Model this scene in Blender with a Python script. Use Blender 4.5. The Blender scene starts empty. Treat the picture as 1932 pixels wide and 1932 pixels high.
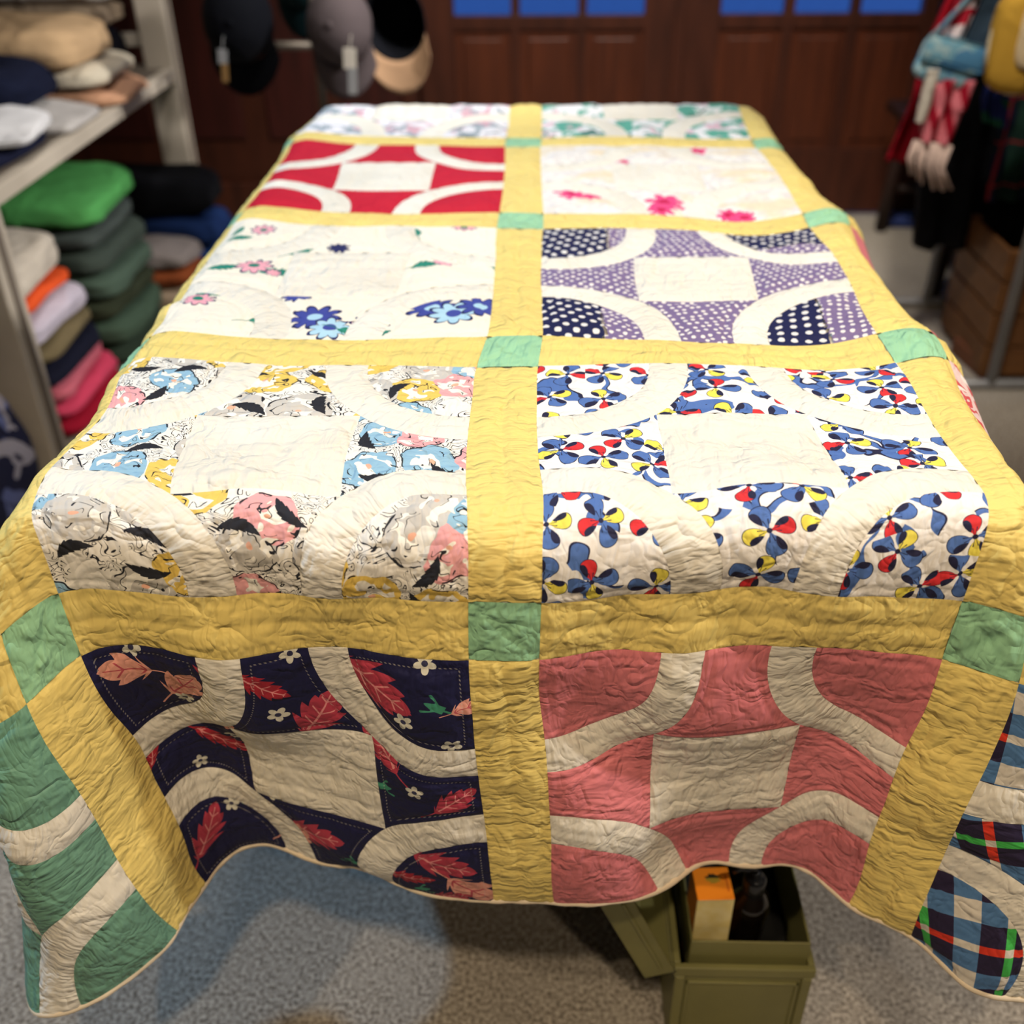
import bpy, bmesh, math, random
import numpy as np
from mathutils import Vector, Matrix

# ------------------------------------------------------------------ camera, world, light, exposure
sc = bpy.context.scene
COL = sc.collection
ZT = 0.86                                    # height of the quilt lying on the table top

cam_d = bpy.data.cameras.new('camera')
cam = bpy.data.objects.new('camera', cam_d)
COL.objects.link(cam)
cam_d.sensor_width = 36.0
cam_d.lens = 36.0 * 1960.0 / 1932.0
CAM_PITCH, CAM_YAW, CAM_ROLL = 0.58942, -0.03468, -0.01216
fw = Vector((math.sin(CAM_YAW) * math.cos(CAM_PITCH), math.cos(CAM_YAW) * math.cos(CAM_PITCH), -math.sin(CAM_PITCH)))
rt = fw.cross(Vector((0, 0, 1))).normalized()
up = rt.cross(fw)
r2 = rt * math.cos(CAM_ROLL) + up * math.sin(CAM_ROLL)
u2 = -rt * math.sin(CAM_ROLL) + up * math.cos(CAM_ROLL)
cam.matrix_world = Matrix(((r2.x, u2.x, -fw.x, 0.06153), (r2.y, u2.y, -fw.y, -0.92191), (r2.z, u2.z, -fw.z, ZT + 0.44097), (0, 0, 0, 1)))
cam_d.clip_start = 0.02
cam_d.dof.use_dof = True
cam_d.dof.focus_distance = 0.885
cam_d.dof.aperture_fstop = 3.6
sc.camera = cam

sc.view_settings.view_transform = 'Standard'
sc.view_settings.look = 'None'
sc.view_settings.gamma = 1.0
sc.view_settings.use_curve_mapping = False
sc.view_settings.exposure = 0.0
sc.cycles.use_denoising = True
sc.cycles.max_bounces = 6
sc.cycles.diffuse_bounces = 3

world = bpy.data.worlds.new('dusk')
sc.world = world
world.use_nodes = True
world.node_tree.nodes['Background'].inputs[0].default_value = (0.06, 0.20, 0.72, 1)   # blue dusk outside the doors
world.node_tree.nodes['Background'].inputs[1].default_value = 1.3

def spot(name, loc, target, energy, color, size_deg, blend, radius):
    l = bpy.data.lights.new(name, 'SPOT')
    l.energy = energy; l.color = color; l.spot_size = math.radians(size_deg); l.spot_blend = blend
    l.shadow_soft_size = radius
    o = bpy.data.objects.new(name, l); COL.objects.link(o)
    o.location = loc
    o.rotation_euler = (Vector(target) - Vector(loc)).to_track_quat('-Z', 'Y').to_euler()
    return o
WARM = (1.0, 0.80, 0.56); SOFT = (1.0, 0.93, 0.82); COOL = (0.36, 0.64, 1.0); DAY = (0.90, 0.95, 1.0)
spot('ceiling_spot_table', (0.35, 0.45, 2.7), (0.05, 0.30, 0.8), 54, SOFT, 62, 0.8, 0.06)
spot('ceiling_spot_far_end', (-0.35, 1.75, 2.7), (0.05, 1.05, 0.8), 62, DAY, 46, 0.8, 0.06)
spot('ceiling_spot_behind_viewer', (0.15, -1.45, 2.7), (0.1, -0.1, 0.35), 86, WARM, 66, 0.6, 0.05)
spot('ceiling_spot_behind_viewer', (-0.75, -1.25, 2.7), (0.0, -0.2, 0.3), 50, WARM, 66, 0.6, 0.04)
spot('ceiling_spot_right_floor', (2.1, -0.45, 2.3), (0.40, -0.05, 0.0), 120, (1.0, 0.95, 0.90), 58, 0.7, 0.05)
spot('ceiling_spot_rear', (0.75, -2.05, 2.65), (0.25, 0.2, 0.2), 42, WARM, 60, 0.7, 0.05)
spot('ceiling_spot_left_cool', (-1.6, 0.1, 2.65), (-0.30, 0.1, 0.2), 125, COOL, 66, 0.6, 0.05)
spot('added_fill_shelves', (1.75, 1.0, 2.1), (-1.25, 1.75, 0.48), 360, (1.0, 0.95, 0.88), 36, 0.9, 0.08)  # added fill lamp in mid-air, low enough to brighten clothes under the upper shelf
spot('ceiling_spot_shelf_top', (-0.45, 1.2, 2.7), (-1.25, 1.8, 0.6), 62, (1.0, 0.95, 0.88), 54, 0.9, 0.08)
spot('added_fill_doors', (0.35, 1.2, 2.7), (0.15, 3.1, 0.45), 350, SOFT, 70, 0.9, 0.10)  # added fill lamp that lifts the dark doors and background
spot('ceiling_spot_clothes', (0.65, 0.75, 2.7), (1.2, 1.85, 0.6), 170, SOFT, 40, 0.9, 0.08)

# ------------------------------------------------------------------ helpers
def tag(o, label=None, cat=None, group=None, kind=None):
    if label: o['label'] = label
    if cat: o['category'] = cat
    if group: o['group'] = group
    if kind: o['kind'] = kind
    return o

def empty(name, loc=(0, 0, 0), parent=None, rz=0.0):
    o = bpy.data.objects.new(name, None); COL.objects.link(o)
    o.empty_display_size = 0.05
    o.location = loc; o.rotation_euler = (0, 0, rz)
    if parent: o.parent = parent
    return o

def link_mesh(name, me, mat=None, parent=None, loc=None):
    o = bpy.data.objects.new(name, me); COL.objects.link(o)
    if mat and not me.materials: me.materials.append(mat)
    if parent: o.parent = parent
    if loc is not None: o.location = loc
    return o

def build(name, bm, mat=None, parent=None, loc=None, smooth=False):
    bmesh.ops.recalc_face_normals(bm, faces=bm.faces)
    me = bpy.data.meshes.new(name); bm.to_mesh(me); bm.free()
    if smooth:
        me.polygons.foreach_set('use_smooth', [True] * len(me.polygons))
    return link_mesh(name, me, mat, parent, loc)

def box(bm, x0, x1, y0, y1, z0, z1, bev=0.0, seg=2, mtx=None):
    r = bmesh.ops.create_cube(bm, size=1.0)
    vs = r['verts']
    for v in vs:
        v.co = Vector(((x0 + x1) / 2 + v.co.x * (x1 - x0), (y0 + y1) / 2 + v.co.y * (y1 - y0), (z0 + z1) / 2 + v.co.z * (z1 - z0)))
    if bev > 0:
        es = list({e for v in vs for e in v.link_edges})
        rr = bmesh.ops.bevel(bm, geom=es, offset=bev, segments=seg, affect='EDGES', profile=0.5)
        vs = list({v for f in rr['faces'] for v in f.verts} | {v for v in vs if v.is_valid})
    if mtx is not None:
        for v in vs: v.co = mtx @ v.co
    return vs

def tube(bm, pts, r, n=10, closed=False, radii=None):
    pts = [Vector(p) for p in pts]; rings = []
    m = len(pts)
    for i, p in enumerate(pts):
        a = pts[(i - 1) % m] if (i > 0 or closed) else pts[i]
        b = pts[(i + 1) % m] if (i < m - 1 or closed) else pts[i]
        t = (b - a).normalized()
        ref = Vector((0, 0, 1)) if abs(t.z) < 0.9 else Vector((1, 0, 0))
        s = t.cross(ref).normalized(); q = s.cross(t)
        rr = radii[i] if radii else r
        rings.append([bm.verts.new(p + (s * math.cos(k * 2 * math.pi / n) + q * math.sin(k * 2 * math.pi / n)) * rr) for k in range(n)])
    for i in range(m if closed else m - 1):
        A, B = rings[i], rings[(i + 1) % m]
        for k in range(n):
            bm.faces.new((A[k], A[(k + 1) % n], B[(k + 1) % n], B[k]))
    if not closed:
        bm.faces.new(rings[0][::-1]); bm.faces.new(rings[-1])

def lathe(bm, prof, n=24, cx=0, cy=0):
    rings = []
    for r, z in prof:
        rings.append([bm.verts.new((cx + r * math.cos(k * 2 * math.pi / n), cy + r * math.sin(k * 2 * math.pi / n), z)) for k in range(n)])
    for a, b in zip(rings, rings[1:]):
        for k in range(n):
            bm.faces.new((a[k], a[(k + 1) % n], b[(k + 1) % n], b[k]))
    bm.faces.new(rings[0][::-1]); bm.faces.new(rings[-1])

# value noise on numpy arrays
def _hash(ix, iy, seed):
    h = (ix.astype(np.int64) * 374761393 + iy.astype(np.int64) * 668265263 + seed * 1442695041) & 0x7fffffff
    h = ((h ^ (h >> 13)) * 1274126177) & 0x7fffffff
    return ((h ^ (h >> 16)) & 0xffff) / 65535.0
def vnoise(x, y, seed=0):
    x = np.asarray(x, float); y = np.asarray(y, float)
    ix = np.floor(x); iy = np.floor(y); fx = x - ix; fy = y - iy
    fx = fx * fx * (3 - 2 * fx); fy = fy * fy * (3 - 2 * fy)
    a = _hash(ix, iy, seed); b = _hash(ix + 1, iy, seed); c = _hash(ix, iy + 1, seed); d = _hash(ix + 1, iy + 1, seed)
    return (a * (1 - fx) + b * fx) * (1 - fy) + (c * (1 - fx) + d * fx) * fy

# ------------------------------------------------------------------ node expressions
class V:
    """A value in a node graph: arithmetic on it adds Math nodes."""
    def __init__(s, g, sock): s.g = g; s.s = sock
    def __add__(s, o): return s.g.m('ADD', s, o)
    __radd__ = __add__
    def __sub__(s, o): return s.g.m('SUBTRACT', s, o)
    def __rsub__(s, o): return s.g.m('SUBTRACT', o, s)
    def __mul__(s, o): return s.g.m('MULTIPLY', s, o)
    __rmul__ = __mul__
    def __truediv__(s, o): return s.g.m('DIVIDE', s, o)
    def __lt__(s, o): return s.g.m('LESS_THAN', s, o)
    def __gt__(s, o): return s.g.m('GREATER_THAN', s, o)
    def abs(s): return s.g.m('ABSOLUTE', s)
    def sqrt(s): return s.g.m('SQRT', s)
    def fract(s): return s.g.m('FRACT', s)
    def sin(s): return s.g.m('SINE', s)
    def cos(s): return s.g.m('COSINE', s)
    def pow(s, e): return s.g.m('POWER', s, e)
    def min(s, o): return s.g.m('MINIMUM', s, o)
    def max(s, o): return s.g.m('MAXIMUM', s, o)
    def clamp(s): return s.max(0.0).min(1.0)

class Graph:
    def __init__(s, name, rough=0.8, spec=0.25):
        s.mat = bpy.data.materials.new(name); s.mat.use_nodes = True
        s.nt = s.mat.node_tree; s.n = s.nt.nodes; s.l = s.nt.links
        s.p = s.n['Principled BSDF']
        s.p.inputs['Roughness'].default_value = rough
        s.p.inputs['Specular IOR Level'].default_value = spec
    def put(s, node, i, v):
        if isinstance(v, V): s.l.new(v.s, node.inputs[i])
        else: node.inputs[i].default_value = v
    def m(s, op, a, b=None):
        n = s.n.new('ShaderNodeMath'); n.operation = op
        s.put(n, 0, a)
        if b is not None: s.put(n, 1, b)
        return V(s, n.outputs[0])
    def uv(s, layer):
        n = s.n.new('ShaderNodeUVMap'); n.uv_map = layer
        return n.outputs[0]
    def obj(s):
        return s.n.new('ShaderNodeTexCoord').outputs['Object']
    def xyz(s, sock):
        n = s.n.new('ShaderNodeSeparateXYZ'); s.l.new(sock, n.inputs[0])
        return V(s, n.outputs[0]), V(s, n.outputs[1]), V(s, n.outputs[2])
    def vec(s, x, y, z=0.0):
        n = s.n.new('ShaderNodeCombineXYZ'); s.put(n, 0, x); s.put(n, 1, y); s.put(n, 2, z)
        return n.outputs[0]
    def noise(s, vec, scale, detail=2.0, dist=0.0, rough=0.5, color=False):
        n = s.n.new('ShaderNodeTexNoise'); s.l.new(vec, n.inputs['Vector'])
        n.inputs['Scale'].default_value = scale; n.inputs['Detail'].default_value = detail
        n.inputs['Distortion'].default_value = dist; n.inputs['Roughness'].default_value = rough
        return n.outputs['Color'] if color else V(s, n.outputs[0])
    def voronoi(s, vec, scale, rnd=1.0, feature='F1'):
        n = s.n.new('ShaderNodeTexVoronoi'); n.voronoi_dimensions = '2D'; n.feature = feature
        s.l.new(vec, n.inputs['Vector']); n.inputs['Scale'].default_value = scale
        n.inputs['Randomness'].default_value = rnd
        return n
    def mix(s, fac, a, b):
        n = s.n.new('ShaderNodeMix'); n.data_type = 'RGBA'
        s.put(n, 0, fac)
        for i, c in ((6, a), (7, b)):
            if isinstance(c, tuple): n.inputs[i].default_value = (*c[:3], 1)
            else: s.l.new(c, n.inputs[i])
        return n.outputs[2]
    def color(s, c):
        if isinstance(c, tuple): s.p.inputs['Base Color'].default_value = (*c[:3], 1)
        else: s.l.new(c, s.p.inputs['Base Color'])
    def bump(s, h, dist=0.001, strength=1.0):
        n = s.n.new('ShaderNodeBump'); n.inputs['Distance'].default_value = dist
        n.inputs['Strength'].default_value = strength
        s.put(n, 'Height', h); s.l.new(n.outputs[0], s.p.inputs['Normal'])

def sr(r, g, b):
    f = lambda c: (c / 255 / 12.92) if c / 255 <= 0.04045 else ((c / 255 + 0.055) / 1.055) ** 2.4
    return (f(r), f(g), f(b))

def rot(x, y, cx, cy, ang, size):
    """coordinates in a motif's own frame: unit length = size"""
    c, s_ = math.cos(ang) / size, math.sin(ang) / size
    dx, dy = x - cx, y - cy
    return dx * c + dy * s_, dy * c - dx * s_

# ------------------------------------------------------------------ cloth materials
def cloth_finish(g, wr=1.0, vary=0.05):
    """wrinkles pulled in by the quilting stitches, plus weave"""
    sx, sy, _ = g.xyz(g.uv('grain'))
    at = g.n.new('ShaderNodeAttribute'); at.attribute_name = 'edge'
    e = V(g, at.outputs['Fac'])
    near = g.m('EXPONENT', e * -70.0)
    wob = g.noise(g.vec(sx * 22.0, sy * 22.0), 1.0, 1.0)
    a = g.noise(g.vec(sx * 75.0 + wob * 1.6, sy * 24.0 + wob * 2.5), 1.0, 2.0, 0.0, 0.45)
    ridge = 1.0 - (a - 0.5).abs() * 4.5
    ridge = ridge.max(0.0)
    b = g.noise(g.vec(sx * 30.0, sy * 34.0, 3.7), 1.0, 2.0, 0.6)
    rb = (1.0 - (b - 0.5).abs() * 7.0).max(0.0)
    c = g.noise(g.vec(sx * 210.0, sy * 60.0, 8.1), 1.0, 1.0)
    h = ridge * -0.55 + rb * -0.55 + b * 0.7 + c * near * 0.8
    g.bump(h, 0.0026 * wr, 1.0)

def plain(name, c, wr=1.0, rough=0.75, blot=None):
    g = Graph(name, rough)
    x, y, _ = g.xyz(g.uv('grain'))
    n = g.noise(g.vec(x * 9.0, y * 9.0), 1.0, 3.0)
    d = tuple(k * 0.88 for k in c)
    g.color(g.mix((n - 0.35) * 2.2, d, blot or c))
    cloth_finish(g, wr)
    return g.mat

def leaf(g, col, x, y, cx, cy, ang, size, body, vein, lobes=3.0, wide=0.42):
    lx, ly = rot(x, y, cx, cy, ang, size)
    al = ly.abs()
    tri = ((lx - al * 0.6) * lobes).fract()
    half = (1.0 - lx * lx).max(0.0) * (tri * 0.45 + 0.62) * wide
    mask = (al < half).max((al < 0.03) * ((lx + 1.35).abs() < 0.4))
    v1 = al < (0.028 + lx * -0.012)
    v2 = (((lx - al * 0.9) * lobes + 0.45).fract() - 0.5).abs() < 0.06
    vv = v1.max(v2 * (al < half * 0.7)) * (lx.abs() < 0.8)
    c2 = g.mix(vv, body, vein)
    return g.mix(mask, col, c2)

def flower(g, col, x, y, cx, cy, ang, size, petals, body, heart, deep=0.35, edge=None):
    lx, ly = rot(x, y, cx, cy, ang, size)
    r = (lx * lx + ly * ly).sqrt()
    th = g.m('ARCTAN2', ly, lx)
    k = (th * (petals / 2.0)).cos().abs()
    out = k * deep + (1.0 - deep)
    c2 = g.mix(r < 0.28, body, heart)
    if edge: c2 = g.mix((r > out * 0.86), c2, edge)
    return g.mix(r < out, col, c2)

def bell(g, col, x, y, cx, cy, ang, size, body):
    lx, ly = rot(x, y, cx, cy, ang, size)
    w = 0.35 + lx.max(0.0) * 0.5 + ((ly * 4.0).cos() * -0.1)
    inside = (ly.abs() < w) * (lx < (0.55 + (ly * 9.0).cos() * 0.3)) * (lx > -0.5)
    st = (ly.abs() < 0.08) * ((lx + 0.7).abs() < 0.3)
    return g.mix(inside.max(st), col, body)

def navy_leaf_print():
    g = Graph('navy_leaf_print', 0.7)
    x, y, _ = g.xyz(g.uv('print'))
    col = g.mix(g.noise(g.vec(x * 5.0, y * 5.0), 1.0) , sr(27, 27, 62), sr(34, 34, 74))
    red, rv = sr(188, 64, 84), sr(236, 150, 150)
    red2 = sr(178, 44, 60)
    pk, pv = sr(240, 168, 150), sr(196, 84, 96)
    for cx, cy, a, s, k in ((.09, .93, 3.0, .075, 1), (.23, .865, 0.8, .085, 1), (.33, .97, 1.2, .05, 0), (.45, .905, -.7, .08, 2),
                            (.76, .905, -.55, .115, 0), (.56, .765, 1.0, .1, 0), (.29, .70, .2, .05, 1), (.02, .58, 1.2, .05, 2),
                            (.245, .545, -.5, .105, 2), (.72, .66, 2.2, .09, 0), (.93, .49, .6, .075, 0), (.62, .40, -.1, .07, 2),
                            (.40, .43, .6, .05, 1), (.47, .20, .15, .1, 0), (.08, .19, .9, .10, 0), (.38, .14, .7, .08, 1),
                            (.30, .27, .3, .05, 1), (.87, .21, -.3, .10, 0), (.76, .12, .1, .08, 2), (.94, .08, -.8, .09, 1),
                            (.88, .02, .4, .07, 0), (.99, .86, .3, .04, 1), (.13, .33, .2, .05, 1)):
        col = leaf(g, col, x, y, cx, cy, a, s, pk if k == 1 else (red2 if k == 2 else red), pv if k == 1 else rv, 1.2 if k == 1 else (2.2 if k == 0 else 2.8), 0.74 if k == 1 else (0.62 if k == 0 else 0.42))
    for i, (cx, cy) in enumerate(((.205, .79), (.13, .995), (.47, .80), (.535, .99), (.83, .815), (.30, .60), (.14, .44), (.82, .53), (.19, .24), (.36, .33), (.90, .99), (.945, .72), (.62, .06))):
        col = flower(g, col, x, y, cx, cy, i * 1.1, .028, 5.0, sr(226, 222, 205), sr(60, 60, 90), 0.5)
    for i, (cx, cy, a) in enumerate(((.32, .87, .4), (.63, .84, 1.2), (.92, .87, 2.6), (.71, .50, .3), (.26, .255, 3.0), (.58, .11, 2.4), (.79, .05, .5))):
        col = bell(g, col, x, y, cx, cy, a, .038, sr(70, 150, 120))
    # pale running stitches just inside the seams
    sx, sy, _ = g.xyz(g.uv('grain'))
    at = g.n.new('ShaderNodeAttribute'); at.attribute_name = 'edge'
    dash = ((V(g, at.outputs['Fac']) - 0.0075).abs() < 0.0006) * (((sx + sy) * 240.0).fract() < 0.45)
    col = g.mix(dash * 0.38, col, sr(214, 206, 196))
    g.color(col); cloth_finish(g, .75)
    return g.mat

def bow_print():
    g = Graph('ribbon_bow_print', 0.75)
    x, y, _ = g.xyz(g.uv('print'))
    white, blue, navy = sr(246, 240, 232), sr(84, 116, 178), sr(38, 38, 66)
    red, yel = sr(220, 52, 56), sr(244, 226, 92)
    col = g.mix(0.0, white, white)
    na = g.noise(g.vec(x * 7.0, y * 7.0), 1.0, 1.0); nb = g.noise(g.vec(x * 7.0, y * 7.0, 4.0), 1.0, 1.0)
    for t_, gate in ((y * 4.1 + na * 1.3, nb), (x * 4.3 + nb * 1.4 + 0.3, na)):
        q_ = (t_.fract() - 0.5)
        on = gate > 0.50
        col = g.mix((q_.abs() < 0.055) * on, col, blue)
        col = g.mix(((q_ - 0.055).abs() < 0.012) * on, col, navy)
    S = 7.8
    vn = g.voronoi(g.vec(x, y), S, 0.5)
    px, py, _ = g.xyz(vn.outputs['Position'])
    rc, gc, _b = g.xyz(vn.outputs['Color'])
    dx, dy = (x - px) * S, (y - py) * S
    th0 = rc * 6.28
    ca, sa = th0.cos(), th0.sin()
    ux, uy = dx * ca + dy * sa, dy * ca - dx * sa
    for ang, L, c in ((0.2, .52, blue), (1.75, .46, red), (3.4, .50, blue), (4.9, .46, yel)):
        lx = ux * (math.cos(ang) / L) + uy * (math.sin(ang) / L)
        ly = uy * (math.cos(ang) / L) - ux * (math.sin(ang) / L)
        ex, ey = (lx - 0.60) / 0.42, ly / (0.20 + lx.max(0.0) * 0.26)
        rr = ex * ex + ey * ey
        neck = (ly.abs() < lx * 0.42) * (lx < 0.6) * (lx > 0.0)
        inside = (rr < 1.0).max(neck)
        edge = ((rr - 0.93).abs() < 0.07) * (lx > 0.3)
        dark = ((ex + 0.12) * (ex + 0.12) * 1.3 + (ey - 0.62) * (ey - 0.62) * 3.2) < 0.62
        lines = ((g.m('ARCTAN2', ly, lx) * 14.0).sin() > 0.75) * (lx < 0.42)
        cc = g.mix(dark, c, navy)
        cc = g.mix(lines.max(edge), cc, navy)
        col = g.mix(inside, col, cc)
    r = (ux * ux + uy * uy).sqrt()
    col = g.mix(r < 0.05, col, navy)
    g.color(col); cloth_finish(g, .8)
    return g.mat

def doodle_print():
    g = Graph('doodled_blossom_print', 0.75)
    x, y, _ = g.xyz(g.uv('print'))
    white, ink = sr(246, 240, 228), sr(40, 40, 46)
    # scribbled sprays in the gaps
    n1 = g.noise(g.vec(x * 13.0, y * 13.0, 2.0), 1.0, 1.0, 2.2)
    scr = (((n1 * 8.0).fract() - 0.5).abs() < 0.10)
    gate = g.noise(g.vec(x * 9.0, y * 9.0, 7.0), 1.0, 1.0) > 0.43
    col = g.mix(scr * gate, white, ink)
    S = 6.2
    wx = g.noise(g.vec(x * 16.0, y * 16.0, 1.0), 1.0, 1.5) - 0.5
    wy = g.noise(g.vec(x * 16.0, y * 16.0, 5.0), 1.0, 1.5) - 0.5
    xx, yy = x + wx * 0.05, y + wy * 0.05
    vn = g.voronoi(g.vec(xx, yy), S, 0.6)
    px, py, _ = g.xyz(vn.outputs['Position'])
    rc, gc, bc = g.xyz(vn.outputs['Color'])
    dx, dy = (xx - px) * S, (yy - py) * S
    r = (dx * dx + dy * dy).sqrt()
    blob = r < 0.47
    hue = g.mix(rc > 0.18, sr(240, 172, 172), sr(150, 190, 212))
    hue = g.mix(rc > 0.44, hue, sr(238, 202, 100))
    hue = g.mix(rc > 0.74, hue, sr(206, 200, 190))
    # pale petals and ink strokes inside a blossom
    pn = g.noise(g.vec(x * 24.0, y * 24.0, 4.0), 1.0, 0.5, 0.8)
    hue = g.mix((pn > 0.54) * (r < 0.36), hue, sr(250, 244, 230))
    ln = ((((r * 4.2 + pn * 3.4).fract()) - 0.5).abs() < 0.055).max((r - 0.455).abs() < 0.012 )
    brk = g.noise(g.vec(x * 20.0, y * 20.0, 9.0), 1.0, 0.0) > 0.50
    hue = g.mix(ln * brk, hue, ink)
    hue = g.mix(r < 0.055, hue, sr(240, 180, 150))
    col = g.mix(blob, col, hue)
    # black leaves
    S2 = 5.0
    v2 = g.voronoi(g.vec(x + 0.13, y + 0.31), S2, 0.7)
    qx, qy, _ = g.xyz(v2.outputs['Position']); ra, rb, _c = g.xyz(v2.outputs['Color'])
    ex, ey = (x + 0.13 - qx) * S2, (y + 0.31 - qy) * S2
    t0 = ra * 6.28; ca, sa = t0.cos(), t0.sin()
    ux, uy = (ex * ca + ey * sa) / 0.26, (ey * ca - ex * sa) / 0.26
    saw = (ux * 3.0).fract() * 0.25 + 0.8
    lf = (uy + ux * ux * 0.35 - 0.1).abs() < (1.0 - ux * ux).max(0.0) * saw * 0.34
    col = g.mix(lf, col, ink)
    g.color(col); cloth_finish(g, .8)
    return g.mat

def dots_print(name, ground, ground2, dot, scale, rad, rnd):
    g = Graph(name, 0.75)
    x, y, _ = g.xyz(g.uv('print'))
    gr = g.mix(g.noise(g.vec(x * 4.0, y * 4.0), 1.0, 2.0), ground, ground2)
    vn = g.voronoi(g.vec(x * 0.92 + y * 0.38, y * 0.92 - x * 0.38), scale, rnd)
    d = V(g, vn.outputs['Distance'])
    g.color(g.mix(d < rad, gr, dot)); cloth_finish(g, .6)
    return g.mat

def plaid_print():
    g = Graph('blue_plaid_print', 0.75)
    x, y, _ = g.xyz(g.uv('print'))
    T = 4.6
    fx, fy = (x * T).fract(), (y * T).fract()
    DX, DY = fx < 0.70, fy < 0.70
    navy, blue, white = sr(44, 36, 62), sr(84, 124, 170), sr(222, 214, 200)
    col = g.mix(DX.max(DY), white, blue)
    col = g.mix(DX * DY, col, navy)
    lv = (fx - 0.35).abs() < 0.055; lh = (fy - 0.35).abs() < 0.055
    col = g.mix(lv, col, g.mix(DY, white, sr(72, 186, 84)))
    col = g.mix(lh, col, g.mix(DX, white, sr(222, 62, 42)))
    col = g.mix(lv * lh, col, white)
    g.color(col); cloth_finish(g, .8)
    return g.mat

def sprig_print():
    g = Graph('cream_flower_sprig_print', 0.75)
    x, y, _ = g.xyz(g.uv('print'))
    col = g.mix(g.noise(g.vec(x * 6.0, y * 6.0), 1.0, 2.0), sr(244, 234, 212), sr(247, 240, 224))
    teal, pink, blue, sky = sr(36, 128, 108), sr(242, 172, 184), sr(66, 76, 156), sr(176, 214, 232)
    nv = sr(40, 44, 92)
    def L(c, cx, cy, a, s, b=teal): return leaf(g, c, x, y, cx, cy, a, s, b, sr(60, 150, 130), 3.0, .5)
    def F(c, cx, cy, s, b=pink, h=teal): return flower(g, c, x, y, cx, cy, cx * 7, s, 9.0, b, h, .4, nv)
    col = L(col, .085, .80, .3, .05); col = L(col, .06, .87, 1.2, .04); col = F(col, .15, .89, .05)
    col = L(col, .33, .69, .7, .05); col = L(col, .70, .93, 1.8, .045)
    col = L(col, .10, .52, .1, .06); col = L(col, .29, .50, .2, .07); col = F(col, .20, .54, .07); col = F(col, .275, .49, .03, pink, pink)
    col = L(col, .13, .31, .4, .07); col = L(col, .08, .33, 1.1, .05); col = F(col, .08, .235, .06)
    col = L(col, .33, .14, .5, .065); col = L(col, .35, .07, -.5, .05); col = F(col, .36, .045, .035)
    col = F(col, .475, .14, .085, blue, sky); col = F(col, .535, .065, .07, sky, blue)
    col = F(col, .645, .11, .065); col = L(col, .61, .05, -.3, .06); col = L(col, .67, .03, .4, .05)
    col = F(col, .815, .20, .085, blue, sky); col = F(col, .885, .155, .085, sky, blue); col = F(col, .965, .205, .08, blue, sky)
    col = L(col, .755, .57, .5, .06); col = F(col, .82, .62, .055); col = F(col, .87, .645, .05); col = L(col, .985, .61, 1.8, .05)
    col = F(col, .45, .725, .04, nv, nv); col = F(col, .385, .30, .05, blue, blue); col = F(col, .88, .985, .05)
    g.color(col); cloth_finish(g, .55)
    return g.mat

def blur_floral(name, ground, spots, scale, wr=.5, solid=False):
    g = Graph(name, 0.75)
    x, y, z_ = g.xyz(g.obj() if solid else g.uv('print'))
    if solid: x, y = x + y * 0.7, z_ + y * 0.4
    col = g.mix(0.0, ground, ground)
    for i, (c, lo) in enumerate(spots):
        n = g.noise(g.vec(x * scale, y * scale, i * 5.3 + 1.0), 1.0, 2.0, 0.8)
        col = g.mix(n > lo, col, c)
    g.color(col)
    if not solid: cloth_finish(g, wr)
    return g.mat

def rose_print():
    g = Graph('faded_rose_print', 0.75)
    x, y, _ = g.xyz(g.uv('print'))
    n = g.noise(g.vec(x * 22.0, y * 22.0), 1.0, 3.0, 1.0)
    wq = g.noise(g.vec(x * 18.0, y * 18.0, 6.0), 1.0, 2.0) - 0.5
    x, y = x + wq * 0.09, y - wq * 0.05
    col = g.mix((n - 0.42) * 6.0, sr(226, 220, 216), sr(244, 238, 228))
    tn = g.noise(g.vec(x * 4.0, y * 5.0, 3.0), 1.0, 2.0)
    col = g.mix(((tn - 0.52) * 8.0).clamp() * 0.7, col, sr(236, 214, 172))
    for i, (cx, cy, s) in enumerate(((.12, .22, .07), (.20, .20, .05), (.50, .14, .085), (.47, .05, .07), (.75, .04, .06), (.80, .03, .05), (.72, .93, .055), (.36, .72, .03))):
        col = flower(g, col, x, y, cx, cy, i, s, 7.0, sr(232, 74, 130), sr(200, 30, 80), .45)
    g.color(col); cloth_finish(g, .45)
    return g.mat
# ------------------------------------------------------------------ room shell
def simple(name, c, rough=0.6, spec=0.3, c2=None, scale=12.0, metal=0.0, stretch=None, bump=0.0, detail=3.0):
    g = Graph(name, rough, spec)
    v = g.obj()
    if stretch:
        x, y, z = g.xyz(v); v = g.vec(x * stretch[0], y * stretch[1], z * stretch[2])
    n = g.noise(v, scale, detail)
    g.color(g.mix((n - 0.3) * 2.5, c, c2 or tuple(k * 0.8 for k in c)))
    g.p.inputs['Metallic'].default_value = metal
    if bump: g.bump(n, bump)
    return g.mat

def floor_mat():
    g = Graph('speckled_floor', 0.8, 0.15)
    v = g.obj()
    a = g.noise(v, 190.0, 2.0); b = g.noise(v, 22.0, 3.0); c = g.noise(v, 2.5, 2.0)
    col = g.mix((a - 0.35) * 3.2, sr(104, 96, 86), sr(196, 186, 172))
    col = g.mix((b - 0.5).max(0.0) * 2.2, col, sr(166, 158, 146))
    col = g.mix((c - 0.5).max(0.0) * 1.2, col, sr(98, 92, 86))
    g.color(col); g.bump(a, 0.0006)
    return g.mat

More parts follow.
